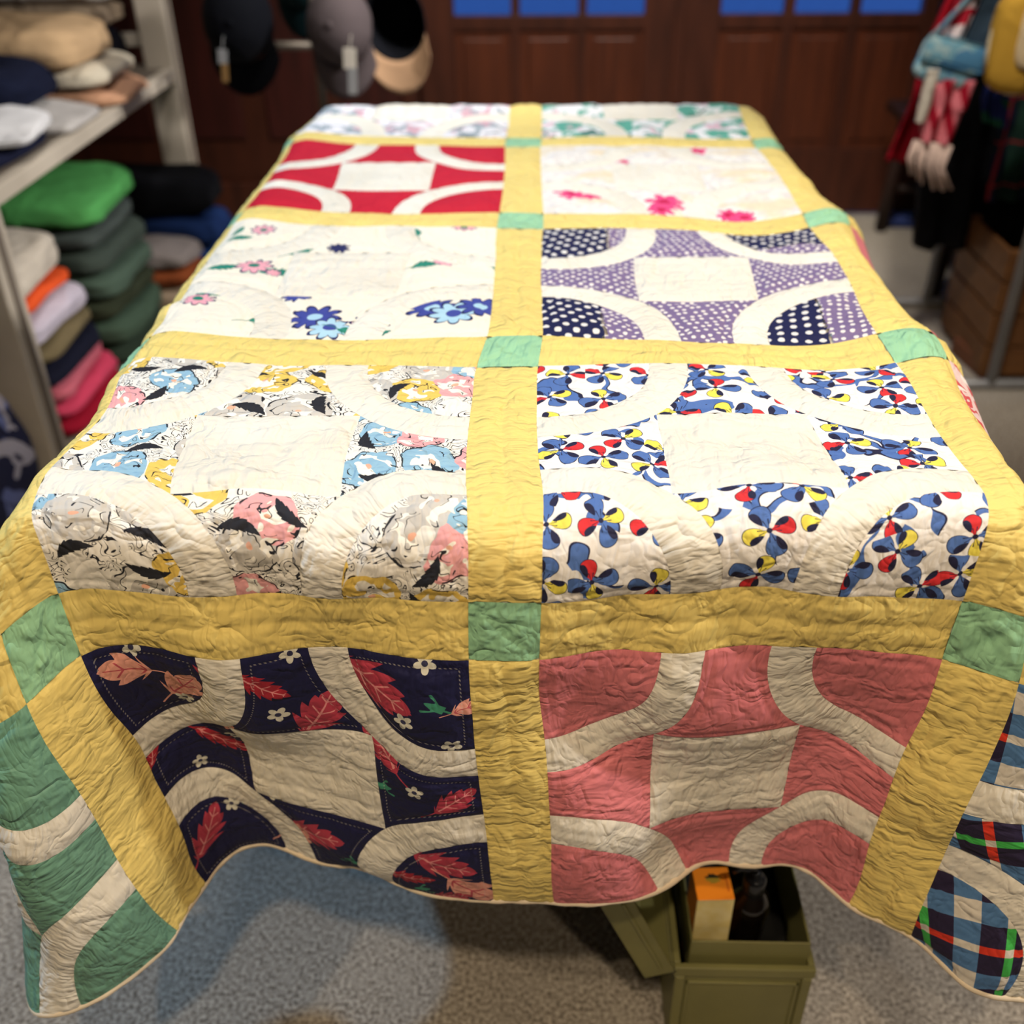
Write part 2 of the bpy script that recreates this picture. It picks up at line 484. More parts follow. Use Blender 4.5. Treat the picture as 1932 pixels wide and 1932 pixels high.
M_FLOOR = floor_mat()
M_WALL = simple('dark_grey_plaster', sr(62, 58, 56), .85, .2, sr(54, 50, 48), 3.0, bump=.002)
M_CEIL = simple('off_white_ceiling', sr(205, 200, 192), .9, .1)
M_WOOD = simple('dark_red_wood', sr(74, 36, 22), .5, .3, sr(54, 25, 15), 5.0, stretch=(5, 5, .7), bump=.0005)
M_PANEL = simple('red_brown_panel_wood', sr(88, 42, 22), .45, .35, sr(66, 30, 16), 5.0, stretch=(7, 7, .6), bump=.0005)
M_WAINS = simple('deep_red_wainscot_wood', sr(66, 27, 22), .5, .3, sr(48, 20, 16), 5.0, stretch=(6, 6, .6))
M_BRASS = simple('aged_brass', sr(170, 130, 70), .35, .5, metal=1.0)

def glass_mat():
    m = bpy.data.materials.new('window_glass'); m.use_nodes = True
    p = m.node_tree.nodes['Principled BSDF']
    p.inputs['Transmission Weight'].default_value = 1.0
    p.inputs['Roughness'].default_value = 0.02; p.inputs['IOR'].default_value = 1.02
    n = m.node_tree.nodes.new('ShaderNodeTexNoise'); n.inputs['Scale'].default_value = 3.0
    mx = m.node_tree.nodes.new('ShaderNodeMix'); mx.data_type = 'RGBA'
    mx.inputs[6].default_value = (.95, .97, 1, 1); mx.inputs[7].default_value = (1, 1, 1, 1)
    m.node_tree.links.new(n.outputs[0], mx.inputs[0]); m.node_tree.links.new(mx.outputs[2], p.inputs['Base Color'])
    return m
M_GLASS = glass_mat()

X0, X1, Y0, Y1, H = -1.78, 2.7, -2.2, 3.10, 2.75
def struct(name, bm, mat, label=None):
    return tag(build(name, bm, mat), label, None, None, 'structure')

bm = bmesh.new(); box(bm, X0 - .1, X1 + .1, Y0 - .1, Y1 + .12, -.1, 0.0)
struct('floor', bm, M_FLOOR, 'speckled grey brown floor of the shop')
bm = bmesh.new(); box(bm, X0 - .1, X1 + .1, Y0 - .1, Y1 + .12, H, H + .1)
struct('ceiling', bm, M_CEIL, 'off-white ceiling over the shop')
for nm, a in (('wall_left', (X0 - .1, X0, Y0 - .1, Y1 + .12)), ('wall_right', (X1, X1 + .1, Y0 - .1, Y1 + .12)), ('wall_front', (X0, X1, Y0 - .1, Y0))):
    bm = bmesh.new(); box(bm, *a, 0, H); struct(nm, bm, M_WALL if nm == 'wall_left' else M_CEIL, 'dark grey plaster wall' if nm == 'wall_left' else 'off-white plaster wall')
# back wall: solid left of the doors, right of them and above them
DL, DR, DT = -.40, 1.52, 2.12
bm = bmesh.new()
box(bm, X0, DL, Y1, Y1 + .12, 0, H); box(bm, DR, X1, Y1, Y1 + .12, 0, H); box(bm, DL, DR, Y1, Y1 + .12, DT, H)
wb = struct('wall_back', bm, M_WOOD, 'dark red wood back wall around the double doors')
# wainscot panels on the left of the doors
edges = [-1.74, -1.36, -1.02, -.735, -.41]
for a, b in zip(edges, edges[1:]):
    for z0, z1 in ((.30, .98), (1.06, 1.70)):
        bm = bmesh.new(); box(bm, a + .045, b - .045, Y1 - .012, Y1 + .01, z0, z1, .008)
        build('panel', bm, M_WAINS, wb)
bm = bmesh.new(); box(bm, X0, DL - .02, Y1 - .03, Y1, 0, .14, .006)
struct('baseboard_back', bm, M_WOOD, 'dark wood baseboard along the back wall')
bm = bmesh.new()
for a, b in ((DL - .06, DL), (DR, DR + .06)): box(bm, a, b, Y1 - .03, Y1 + .12, 0, DT + .06, .004)
box(bm, DL, DR, Y1 - .03, Y1 + .12, DT, DT + .06, .004)
struct('trim_1', bm, M_WOOD, 'dark wood casing around the double doors')

def make_door(name, xa, xb, label, cols):
    """stiles and rails, lower wood panels, rows of glass panes over them"""
    y0, y1 = Y1 + .02, Y1 + .065
    bm = bmesh.new()
    e0, e1 = cols[0][0], cols[-1][1]
    box(bm, xa, e0, y0, y1, .01, DT - .01, .003); box(bm, e1, xb, y0, y1, .01, DT - .01, .003)
    rows = [(.25, .668), (.715, 1.12), (1.15, 1.55), (1.58, 1.98)]
    zs = [.01] + [z for r in rows for z in r] + [DT - .01]
    for k in range(0, len(zs), 2): box(bm, e0 - .005, e1 + .005, y0 + .004, y1 - .004, zs[k], zs[k + 1], .002)
    for (a, b), (c, d) in zip(cols, cols[1:]): box(bm, b, c, y0 + .006, y1 - .006, .25, 1.98, .002)
    door = struct(name, bm, M_WOOD, label)
    for ri, (z0, z1) in enumerate(rows):
        for a, b in cols:
            bm = bmesh.new()
            if ri == 0:
                box(bm, a - .004, b + .004, y0 + .016, y1 - .016, z0 - .004, z1 + .004)
                box(bm, a + .03, b - .03, y0 + .009, y1 - .012, z0 + .03, z1 - .03, .005)
                build('panel', bm, M_PANEL, door)
            else:
                box(bm, a - .004, b + .004, y0 + .02, y0 + .025, z0 - .004, z1 + .004)
                build('pane', bm, M_GLASS, door)
    return door
make_door('door_1', -.395, .536, 'left leaf of the dark wood double doors with panes over panels', [(-.265, -.062), (-.030, .178), (.208, .412)])
d2 = make_door('door_2', .544, 1.515, 'right leaf of the dark wood double doors with panes over panels', [(.680, .902), (.940, 1.135), (1.170, 1.385)])
bm = bmesh.new(); box(bm, .522, .558, Y1 + .005, Y1 + .022, .01, DT - .01, .003); build('meeting_strip', bm, M_WOOD, d2)
bm = bmesh.new(); lathe(bm, [(.004, 0), (.026, .004), (.03, .02), (.022, .035), (.010, .04), (.010, .055)], 16)
kn = build('door_knob', bm, M_BRASS, d2, (.60, Y1 + .02, .98), True); kn.rotation_euler = (math.pi / 2, 0, 0)
tag(kn, 'round brass knob')
bm = bmesh.new(); box(bm, -7, 9, Y1 + .2, 22, -.3, -.16)
struct('ground', bm, simple('dusk_pavement', sr(150, 150, 158), .8, .2), 'pavement outside the doors at dusk')

# ------------------------------------------------------------------ quilt
NU, NV = 56, 85
# the settled cloth: position steps in half millimetres, x then y then z, one line per column of points
STEP_X, STEP_Y, STEP_Z = (
(-981,54,34,11,-1,-11,-18,-31,-46,-52,-51,-40,-13,20,45,55,52,45,44,48,53,52,42,26,7,-10,-21,-22,-17,-10,-5,-2,-1,-1,0,0,0,0,1,1,2,2,1,-1,-4,-2,-2,-1,0,3,6,5,0,-8,-19,-29,-28,-18,-2,14,30,42,51,52,47,34,16,-3,-22,-37,-44,-46,-43,-43,-44,-43,-36,-24,-11,2,13,22,27,32,33,
-976,48,31,14,7,-3,-14,-29,-45,-51,-50,-39,-15,16,41,53,53,47,45,49,52,49,37,19,0,-15,-22,-21,-13,-7,-3,-2,0,-1,0,0,0,0,1,1,2,2,1,-2,-3,-2,-2,-1,0,2,5,5,2,-6,-16,-27,-28,-18,-4,12,28,41,51,51,43,30,11,-10,-28,-40,-45,-45,-44,-45,-42,-35,-25,-10,2,13,23,28,31,31,30,
-970,38,28,17,15,6,-8,-27,-42,-51,-49,-38,-17,12,36,52,53,48,46,50,53,45,30,12,-6,-19,-23,-18,-10,-5,-1,-1,-1,0,0,0,0,0,1,1,2,1,1,-1,-3,-2,-1,-2,0,2,4,5,2,-4,-13,-24,-28,-19,-6,11,27,40,50,49,41,24,4,-16,-32,-43,-46,-45,-45,-43,-36,-25,-11,2,14,23,29,32,31,28,23,
-960,25,21,19,21,16,0,-20,-40,-49,-48,-38,-19,6,32,49,53,50,48,51,51,40,23,4,-11,-21,-21,-15,-8,-2,-1,0,-1,0,0,0,0,0,1,1,2,1,0,-1,-2,-2,-1,-1,-1,1,3,5,3,-2,-11,-21,-27,-20,-7,9,25,39,49,48,37,18,-2,-22,-37,-44,-47,-46,-43,-37,-26,-11,2,15,24,29,32,31,27,20,15,
-945,12,12,17,24,23,10,-11,-33,-47,-48,-38,-21,2,26,46,52,52,50,51,48,34,15,-2,-15,-21,-19,-12,-5,-1,0,0,-1,0,-1,1,0,0,1,1,2,1,0,-1,-2,-2,-1,-1,-1,1,2,4,3,0,-8,-19,-25,-20,-8,7,23,38,48,45,32,13,-8,-28,-41,-46,-47,-44,-39,-26,-12,3,16,24,30,31,30,26,18,11,6,
-926,4,6,10,19,24,18,1,-22,-43,-47,-38,-22,-3,21,41,52,53,52,51,42,27,8,-7,-17,-20,-17,-8,-3,0,0,0,-1,0,-1,0,1,0,1,1,2,1,0,-1,-2,-2,-1,-1,-1,0,2,3,3,1,-6,-15,-23,-20,-10,6,21,37,46,42,27,7,-15,-32,-44,-48,-46,-39,-27,-13,3,16,25,30,31,29,23,17,8,0,-5,
-903,4,2,4,8,17,18,11,-10,-34,-44,-35,-23,-6,14,35,50,54,54,49,37,19,2,-10,-18,-19,-14,-6,-1,0,1,0,-1,0,-1,0,1,0,1,1,1,1,1,-1,-2,-2,-1,-1,-1,0,1,2,3,1,-3,-12,-21,-19,-11,4,19,35,45,38,21,1,-21,-37,-46,-47,-41,-29,-13,3,16,26,30,30,27,21,13,4,-2,-8,-10,
-864,4,0,-3,-1,4,10,11,-1,-24,-34,-30,-21,-10,6,29,46,55,54,46,29,12,-2,-12,-17,-17,-11,-5,0,2,0,0,-1,0,-1,0,1,0,1,1,1,1,0,0,-2,-2,-2,-1,0,-1,1,2,2,2,-2,-10,-17,-18,-11,2,16,33,42,34,15,-5,-25,-42,-47,-42,-31,-14,3,16,26,30,29,25,17,9,2,-5,-8,-8,-7,
-803,-2,-5,-7,-9,-6,-2,5,1,-15,-25,-23,-19,-13,-1,20,40,54,54,40,21,6,-4,-10,-16,-15,-9,-4,1,2,0,0,-1,0,-1,0,1,0,1,1,1,1,0,-1,-1,-2,-2,-1,-1,0,0,1,2,2,-1,-7,-14,-16,-11,0,14,30,37,29,10,-10,-30,-44,-43,-33,-15,2,16,26,29,27,22,14,6,-1,-6,-7,-5,-2,0,
-741,-6,-8,-11,-11,-12,-8,-3,-3,-12,-18,-18,-17,-14,-7,9,32,50,50,33,13,2,-2,-7,-13,-14,-8,-3,1,2,1,-1,-1,0,0,-1,1,0,1,1,1,1,0,-1,-2,-2,-2,-1,0,-1,1,0,2,1,0,-5,-11,-14,-10,-2,11,26,32,23,5,-13,-33,-42,-34,-18,1,16,25,28,25,19,10,3,-3,-4,-5,-1,1,5,8,
-690,-7,-8,-11,-13,-12,-9,-7,-6,-11,-15,-16,-16,-16,-12,0,20,41,43,25,7,2,1,-3,-10,-13,-8,-3,1,2,1,-1,0,-1,-1,0,0,0,1,1,2,0,0,-1,-2,-3,-1,-1,0,-1,0,1,1,1,0,-3,-9,-12,-8,-2,8,20,25,16,2,-14,-31,-34,-21,0,14,24,26,23,15,7,1,-2,-3,0,2,6,9,11,14,
-647,-8,-8,-9,-14,-14,-8,-6,-5,-9,-13,-15,-16,-15,-15,-8,6,26,32,19,5,4,4,0,-9,-12,-9,-3,1,2,1,-1,-1,0,-1,0,-1,0,1,1,1,1,0,-1,-3,-2,-2,0,-1,0,0,0,1,1,0,-3,-7,-9,-7,-1,5,14,18,10,1,-12,-24,-21,-4,12,22,24,19,12,5,1,0,1,3,7,10,12,14,16,17,
-616,-10,-6,-5,-12,-16,-9,-4,-4,-7,-11,-13,-13,-14,-14,-11,-4,8,17,12,5,6,7,1,-8,-11,-10,-4,1,3,0,-1,0,-1,-1,-1,-1,0,1,0,2,1,0,-2,-3,-2,-1,0,-1,0,0,0,0,1,0,-3,-6,-8,-4,0,4,9,11,8,1,-8,-12,-6,9,19,20,16,10,5,3,3,5,8,10,13,15,15,17,18,18,
-600,-10,-2,1,-7,-14,-11,-4,-3,-9,-11,-11,-10,-10,-9,-9,-8,-5,1,5,5,8,9,2,-8,-12,-9,-5,1,3,0,0,0,-1,-2,-1,-1,-1,0,1,1,1,0,-1,-3,-2,-1,0,0,0,-1,0,0,1,-1,-3,-7,-7,-2,2,3,5,6,5,1,-1,1,8,15,18,14,10,6,5,7,9,11,13,15,16,16,17,17,16,16,
-579,-10,-2,3,-3,-11,-10,-4,-3,-9,-12,-9,-7,-6,-5,-4,-6,-11,-7,0,5,8,9,3,-9,-12,-10,-4,1,3,1,0,0,-1,-2,-2,-2,-1,1,0,2,1,0,-2,-1,-2,-1,0,-1,0,-1,0,0,0,-1,-5,-6,-7,-1,3,4,2,2,1,0,3,10,15,16,13,11,8,9,10,11,14,14,15,16,15,15,15,14,14,12,
-556,-6,-2,0,-3,-7,-6,-2,-3,-7,-8,-7,-4,-4,-1,0,-3,-12,-9,-3,2,6,7,1,-7,-11,-8,-3,2,3,2,1,0,-2,-2,-3,-1,-1,0,1,1,1,0,0,-1,-1,-1,-1,-1,-1,-2,-1,0,1,-1,-4,-6,-5,0,3,3,2,0,-1,-2,4,10,15,13,11,10,11,11,13,14,14,14,14,13,13,12,11,10,8,8,
-519,-3,-3,-5,-5,-3,-2,-1,-2,-3,-5,-5,-4,-1,1,3,-2,-11,-12,-6,-1,2,3,0,-5,-6,-5,-1,2,4,3,1,0,-2,-3,-2,-2,-1,0,1,2,1,1,0,-1,-1,-1,-1,-2,-2,-3,-2,1,1,0,-2,-4,-3,-1,3,2,2,0,-2,-1,2,8,11,11,11,11,12,12,13,12,12,11,10,10,8,7,6,5,4,4,
-469,-2,-6,-9,-7,-1,1,0,-2,-2,-2,-4,-4,1,4,4,-2,-10,-13,-9,-5,-3,-1,-1,-1,-2,-2,0,4,4,3,1,0,-2,-2,-3,-2,-2,1,2,1,2,1,1,-1,0,-2,-2,-2,-3,-4,-3,0,3,1,-1,-1,-2,0,1,2,1,0,-1,-1,2,5,9,9,10,11,10,10,10,9,8,7,6,5,4,3,3,2,3,2,
-416,-2,-7,-11,-9,1,2,-1,-2,-2,-1,-2,-3,2,6,4,-2,-10,-12,-11,-8,-5,-4,-2,1,1,-1,2,4,5,3,1,0,-2,-2,-2,-2,-2,1,2,1,2,1,1,0,-1,-1,-3,-2,-4,-4,-5,0,4,2,1,-1,-1,1,1,2,0,0,-2,0,1,5,6,8,7,8,7,7,6,5,4,4,4,3,2,2,3,2,2,2,
-364,-3,-6,-10,-7,1,3,-1,-3,-2,-1,-2,-2,4,6,3,-2,-9,-11,-11,-8,-6,-5,-1,1,0,-2,2,5,5,2,1,0,0,-2,-1,-2,0,0,1,1,1,1,1,0,0,-2,-2,-2,-3,-5,-4,-1,3,2,1,0,0,1,1,1,0,-1,-1,-1,2,3,5,5,6,5,4,4,3,3,3,3,3,2,3,2,2,3,2,3,
-314,-4,-4,-5,-3,2,3,0,-3,-4,-3,-3,-1,3,6,3,-3,-8,-9,-9,-8,-5,-2,-2,0,-3,-3,0,5,5,3,1,0,0,0,-1,0,0,-1,0,0,0,1,1,0,0,0,-2,-2,-3,-3,-3,-1,1,1,0,0,0,1,1,0,0,-1,-2,0,1,3,4,5,4,3,3,3,2,3,2,3,2,3,2,3,2,2,3,2,
-263,-4,-3,0,1,2,2,1,-2,-4,-5,-6,-3,2,5,2,-1,-5,-7,-7,-7,-3,-1,0,-3,-4,-5,0,4,4,2,1,1,1,0,1,1,0,-2,-2,-1,-1,0,1,1,0,1,0,-2,-2,-3,-1,-2,0,-1,0,-1,0,0,1,0,0,-1,-2,0,1,3,3,3,4,3,3,2,3,2,3,2,3,2,3,2,3,2,2,3,
-212,-3,0,3,2,0,0,1,1,-4,-7,-7,-5,0,3,3,1,-3,-4,-5,-6,-2,2,0,-4,-6,-5,-1,3,4,2,1,1,1,1,1,2,1,-3,-4,-3,-1,0,0,1,2,2,1,-2,-1,-2,0,-2,-2,-2,-2,-1,0,0,0,1,-1,-1,-1,0,1,2,3,2,3,3,3,2,3,3,2,3,3,2,3,2,3,2,2,3,
-161,-1,1,3,2,-3,-2,0,1,-3,-6,-8,-5,1,3,3,2,-1,-3,-5,-4,-1,2,1,-4,-6,-5,-1,4,3,3,1,1,1,1,1,2,1,-4,-5,-3,-2,0,0,2,2,2,2,-1,-1,-1,0,-2,-3,-3,-2,-1,-1,0,0,0,0,-1,0,0,1,1,2,2,3,2,2,2,3,2,3,2,3,2,3,2,3,2,2,3,
-108,0,0,0,0,-3,-3,-2,-1,-2,-5,-5,-4,2,4,4,2,-2,-4,-4,-4,0,1,1,-3,-4,-4,0,5,4,3,1,1,1,1,0,1,0,-4,-5,-3,-2,0,1,2,1,3,1,0,0,-1,0,-2,-3,-3,-2,-2,-1,0,1,0,0,-1,0,0,1,1,2,2,1,2,1,2,1,2,1,2,2,2,2,2,2,2,2,2,
-54,0,-1,-1,-2,-3,-3,-3,-3,-2,-3,-3,-2,3,3,3,1,-2,-4,-5,-3,-1,1,0,-1,-3,-2,1,7,5,3,1,0,1,0,-1,0,-1,-3,-4,-3,-1,0,1,2,1,2,2,0,-1,0,-1,-2,-2,-3,-2,-2,0,0,1,0,0,0,-1,1,0,1,2,1,1,1,1,0,1,1,0,1,1,1,1,1,1,2,1,1,
2,0,-2,-2,-3,-3,-4,-3,-3,-1,0,-2,-1,1,2,2,1,-2,-4,-5,-3,-3,0,0,0,-1,-2,3,8,6,2,0,0,0,-1,0,-1,-1,-2,-3,-2,-1,1,1,1,1,1,1,0,-1,0,-1,-2,-2,-2,-2,-1,0,0,1,1,0,0,-1,0,1,0,1,1,1,0,1,0,0,0,1,0,0,0,0,0,1,0,1,0,
61,-1,-2,-2,-2,-4,-3,-3,-2,-2,-1,-2,-1,1,1,2,1,-2,-3,-5,-4,-2,-2,0,0,-1,0,4,7,6,0,0,-1,0,-1,-1,-1,0,-2,-2,0,0,1,1,0,0,0,0,-1,0,-1,-1,-1,-2,-1,-2,0,1,1,0,1,0,-1,0,0,0,0,1,0,1,0,0,1,0,0,0,-1,0,0,0,0,0,0,0,0,
123,-3,-3,-1,-1,-3,-3,-2,-3,-4,-4,-2,-1,1,1,2,0,1,-2,-4,-4,-3,-2,0,0,-1,0,3,6,4,-1,-1,0,-1,-2,0,0,0,0,-1,1,1,1,0,-1,-1,-1,-1,-1,0,-1,-1,-1,-1,-1,0,0,2,1,0,0,0,-1,0,-1,0,0,0,1,0,0,0,0,0,0,0,0,0,0,0,0,0,0,0,0,
182,-4,-3,-1,0,-3,-3,-3,-4,-5,-5,-4,0,1,2,1,0,1,1,-3,-3,-2,-2,-1,0,0,0,3,3,2,-1,-2,0,-1,-1,-1,1,1,0,1,1,2,1,0,-2,-2,-2,-1,-1,-1,-1,-1,0,-1,0,0,1,2,1,0,0,-1,0,-1,0,0,-1,0,0,0,0,-1,0,0,0,1,0,0,0,0,0,0,0,0,0,
238,-5,-4,-1,-1,-3,-4,-5,-5,-4,-4,-2,-1,1,2,0,-1,2,2,-1,-1,-2,-1,-1,0,1,0,2,1,1,-1,-2,0,-1,0,0,1,2,1,0,2,1,1,-1,-2,-2,-2,-1,-2,-1,0,-1,0,0,0,1,1,1,1,0,0,0,-1,0,0,-1,-1,0,-1,0,-1,0,0,0,0,0,0,0,0,0,0,0,0,-1,0,
293,-9,-6,-2,-2,-3,-5,-5,-3,-2,-2,-2,-1,2,1,0,-2,1,2,1,0,-1,-1,0,1,1,1,1,1,0,-2,-1,1,-1,0,0,2,3,0,0,1,1,0,-1,-2,-2,-1,-2,-1,-1,0,-1,0,0,1,0,2,1,0,1,0,-1,0,0,0,-1,-1,-1,-1,0,-1,-1,0,0,-1,0,0,-1,0,-1,-1,-1,-1,0,-1,
349,-17,-10,-3,-2,-2,-3,-2,-2,-2,0,-2,0,2,3,-1,-2,0,2,1,0,0,-1,0,1,2,1,1,1,-1,-1,0,1,1,-1,1,3,3,-1,-1,0,1,-1,-1,-2,-2,-1,-1,-1,-1,0,0,0,0,0,1,1,1,0,0,0,0,1,0,0,-1,-1,-1,-1,-1,-2,-1,-1,-1,-1,-1,-1,-2,-1,-2,-2,-1,-2,-2,-1,
400,-22,-10,-2,-1,0,-1,0,-2,-2,-2,-1,0,4,5,0,-2,0,0,1,0,0,-2,0,1,1,2,1,0,0,-1,1,2,1,1,1,3,3,-1,-2,-2,-1,-1,-1,-2,-2,-1,0,-1,0,0,0,0,0,0,1,0,1,1,0,0,1,0,1,0,0,-2,-1,-2,-2,-1,-2,-2,-2,-2,-2,-3,-2,-2,-2,-3,-2,-2,-2,-2,
441,-15,-7,1,1,1,0,0,-2,-4,-3,-3,0,5,7,3,-2,0,1,0,0,-1,-2,-2,0,1,1,1,0,0,0,1,3,3,1,3,3,3,-3,-3,-3,-3,-2,-2,-1,-1,0,0,0,0,0,0,0,0,0,1,0,1,0,0,1,1,1,1,1,-1,-1,-3,-2,-2,-3,-2,-2,-3,-2,-3,-3,-2,-2,-3,-2,-2,-3,-2,-2,
485,-7,-2,3,3,0,0,0,-3,-5,-5,-4,-1,6,8,3,0,1,2,1,-1,-2,-3,-2,-1,0,0,0,-1,0,0,2,5,4,3,4,4,1,-3,-6,-5,-4,-3,-2,-1,0,1,0,1,1,0,0,0,0,0,0,0,1,0,1,1,1,2,1,1,0,-2,-3,-3,-3,-2,-3,-3,-2,-3,-2,-2,-3,-2,-2,-3,-2,-2,-2,-2,
535,-2,0,4,3,1,0,-2,-3,-5,-5,-5,-1,6,6,3,1,3,4,1,-1,-3,-3,-3,-2,-1,-1,-1,-2,-1,1,4,6,6,4,4,5,2,-6,-7,-8,-5,-4,-2,0,0,2,2,1,1,1,0,0,-1,0,0,0,0,1,1,1,2,2,2,2,-1,-2,-3,-4,-3,-3,-3,-2,-3,-2,-2,-3,-2,-2,-3,-2,-2,-2,-2,-3,
585,-1,2,5,4,1,-1,-1,-3,-4,-6,-4,-1,4,5,2,1,5,6,2,-1,-3,-3,-3,-3,-2,-2,-2,-3,-1,1,5,7,7,5,5,4,2,-7,-9,-9,-6,-4,-2,0,2,3,3,2,1,1,0,-1,0,-1,0,0,0,1,1,1,3,3,3,1,0,-2,-4,-5,-5,-4,-3,-3,-3,-2,-3,-3,-2,-2,-3,-2,-3,-2,-2,-2,
636,-1,1,4,3,2,1,-1,-2,-4,-5,-3,-1,4,3,1,2,6,7,2,-1,-2,-3,-3,-2,-3,-2,-3,-4,-2,2,5,7,7,6,5,3,0,-6,-10,-8,-6,-4,-1,1,3,3,3,3,1,1,0,-1,-1,-1,-1,0,0,1,2,2,3,3,4,2,0,-3,-5,-6,-7,-6,-6,-5,-5,-4,-4,-3,-3,-3,-2,-2,-3,-2,-2,-3,
683,0,0,1,1,3,2,0,-1,0,-2,-3,0,3,3,1,2,6,7,3,-2,-2,-3,-2,-1,-2,-2,-3,-4,-2,1,5,6,7,5,5,2,-1,-6,-8,-7,-5,-3,1,1,3,3,2,3,1,0,-1,-1,-1,-1,-1,0,0,1,2,2,3,4,4,4,0,-4,-6,-9,-9,-9,-9,-8,-8,-8,-6,-6,-4,-5,-3,-3,-3,-2,-3,-2,
721,4,0,-3,-2,3,3,1,3,5,2,0,0,3,3,2,3,7,6,2,-2,-2,-3,-1,-1,0,0,-3,-4,-2,1,4,6,5,4,3,2,-1,-5,-6,-5,-3,-1,2,1,2,2,1,1,0,0,-1,-1,-2,-1,-1,0,0,1,2,2,4,4,5,4,1,-5,-9,-10,-10,-11,-11,-12,-11,-11,-10,-9,-9,-7,-7,-6,-5,-5,-3,-3,
760,5,0,-3,-2,3,2,0,6,10,7,3,1,2,3,2,5,8,6,1,-2,-3,-2,0,0,1,2,0,-3,-2,0,3,4,4,2,1,1,0,-3,-4,-2,0,2,3,0,0,0,-1,-1,-1,-1,-2,-1,-2,-1,-1,0,0,1,2,3,3,5,6,5,1,-8,-12,-13,-10,-11,-10,-12,-13,-13,-13,-13,-12,-12,-11,-10,-9,-9,-7,-7,
814,-3,0,2,3,2,-2,-1,8,12,8,5,1,1,1,3,5,6,5,1,-1,-2,-1,0,1,3,5,3,0,-1,-2,0,1,1,0,0,1,0,-1,0,2,4,5,3,-2,-4,-3,-3,-3,-2,-3,-1,-2,-2,-1,0,0,0,1,1,2,4,4,5,5,1,-8,-15,-15,-12,-10,-9,-9,-11,-12,-14,-13,-15,-14,-14,-14,-14,-12,-12,-11,
865,-5,1,8,7,2,-3,-1,8,12,8,5,1,0,0,0,-1,-3,1,3,3,1,-1,1,3,5,8,6,3,-1,-3,-4,-3,-2,-1,-1,0,1,2,3,6,7,7,3,-4,-7,-7,-6,-5,-4,-3,-2,-2,-1,-1,0,0,0,0,1,1,2,0,1,3,3,-1,-10,-15,-16,-12,-8,-7,-7,-8,-10,-12,-14,-14,-15,-16,-15,-16,-15,-15,
899,2,8,11,9,3,-1,2,9,11,8,4,2,0,-3,-7,-17,-17,-6,7,10,7,3,2,3,7,8,6,2,0,-2,-3,-5,-5,-3,-2,1,2,3,5,7,8,7,3,-4,-9,-9,-8,-7,-5,-3,-3,-2,-1,0,1,0,0,0,-1,0,-2,-6,-5,-1,9,11,2,-10,-19,-18,-13,-8,-4,-4,-5,-7,-9,-12,-13,-14,-16,-16,-16,-17,
932,11,13,14,10,5,2,4,9,10,8,5,2,-2,-12,-24,-34,-31,-9,10,17,16,9,3,4,6,7,2,-1,0,2,-1,-5,-6,-4,-2,0,3,3,5,5,7,6,4,-4,-8,-9,-9,-7,-6,-4,-2,-2,-1,1,1,1,1,0,0,-3,-8,-14,-12,-2,13,24,18,1,-15,-22,-21,-15,-9,-4,-1,-1,-3,-5,-9,-11,-12,-14,-16,-16,
976,15,15,14,10,5,3,5,10,12,9,4,-3,-14,-29,-41,-48,-37,-10,12,23,25,17,7,4,6,3,-2,-7,-2,5,4,-2,-6,-5,-2,0,2,3,3,4,4,6,4,-2,-7,-9,-9,-7,-5,-4,-2,-2,0,1,2,2,3,2,0,-6,-16,-22,-18,-4,15,33,32,17,-2,-17,-24,-24,-18,-11,-5,0,1,1,-1,-5,-7,-10,-12,-14,
1025,15,15,12,8,4,3,8,12,13,7,-3,-17,-32,-45,-54,-51,-35,-10,13,28,33,24,12,7,4,1,-7,-13,-6,5,9,2,-3,-6,-2,-1,2,2,1,1,3,6,5,-1,-6,-8,-8,-6,-5,-3,-2,-1,-1,1,3,5,6,5,-1,-10,-23,-31,-23,-6,15,34,42,32,15,-4,-18,-25,-27,-21,-15,-7,-1,3,4,2,0,-4,-6,-9,
1074,13,12,10,5,2,6,12,14,8,-2,-18,-33,-46,-54,-55,-49,-31,-8,13,31,38,30,17,8,5,-1,-12,-19,-11,3,11,9,0,-4,-3,-1,1,0,-1,-1,2,7,6,0,-5,-8,-7,-5,-3,-3,-2,-1,-1,2,4,8,10,6,-3,-13,-30,-36,-28,-10,11,32,44,44,30,13,-5,-18,-26,-28,-25,-18,-11,-3,3,5,5,4,0,-2,
1113,16,10,6,3,5,10,12,9,-3,-18,-34,-44,-49,-53,-54,-45,-28,-6,15,32,39,34,20,12,6,-4,-15,-23,-15,-1,11,13,6,-2,-3,-2,0,-1,-3,-3,2,9,7,1,-6,-7,-7,-4,-3,-2,-2,-1,0,2,6,11,13,6,-4,-18,-33,-41,-33,-14,7,27,43,47,42,29,11,-5,-18,-26,-29,-27,-21,-15,-6,0,5,7,7,5,
1135,26,13,5,4,8,10,6,-4,-18,-34,-43,-45,-45,-51,-53,-43,-25,-4,17,32,40,36,24,15,6,-4,-17,-26,-20,-5,10,15,10,2,-2,-2,-2,-2,-5,-4,3,10,9,2,-6,-8,-6,-4,-3,-1,-2,-1,-1,3,9,14,14,6,-7,-20,-37,-44,-37,-19,2,22,39,47,48,40,27,11,-5,-18,-26,-29,-28,-24,-18,-10,-2,3,7,9,
1148,36,20,8,6,6,3,-5,-19,-34,-43,-42,-38,-43,-51,-52,-42,-22,-1,18,33,41,37,27,18,7,-4,-18,-28,-23,-9,6,15,14,6,-1,-2,-2,-4,-6,-4,3,12,11,3,-6,-9,-7,-4,-2,-2,-2,-1,0,4,12,16,15,5,-9,-24,-38,-47,-40,-24,-3,17,34,45,49,46,38,26,11,-5,-17,-25,-30,-29,-26,-20,-13,-6,1,5,
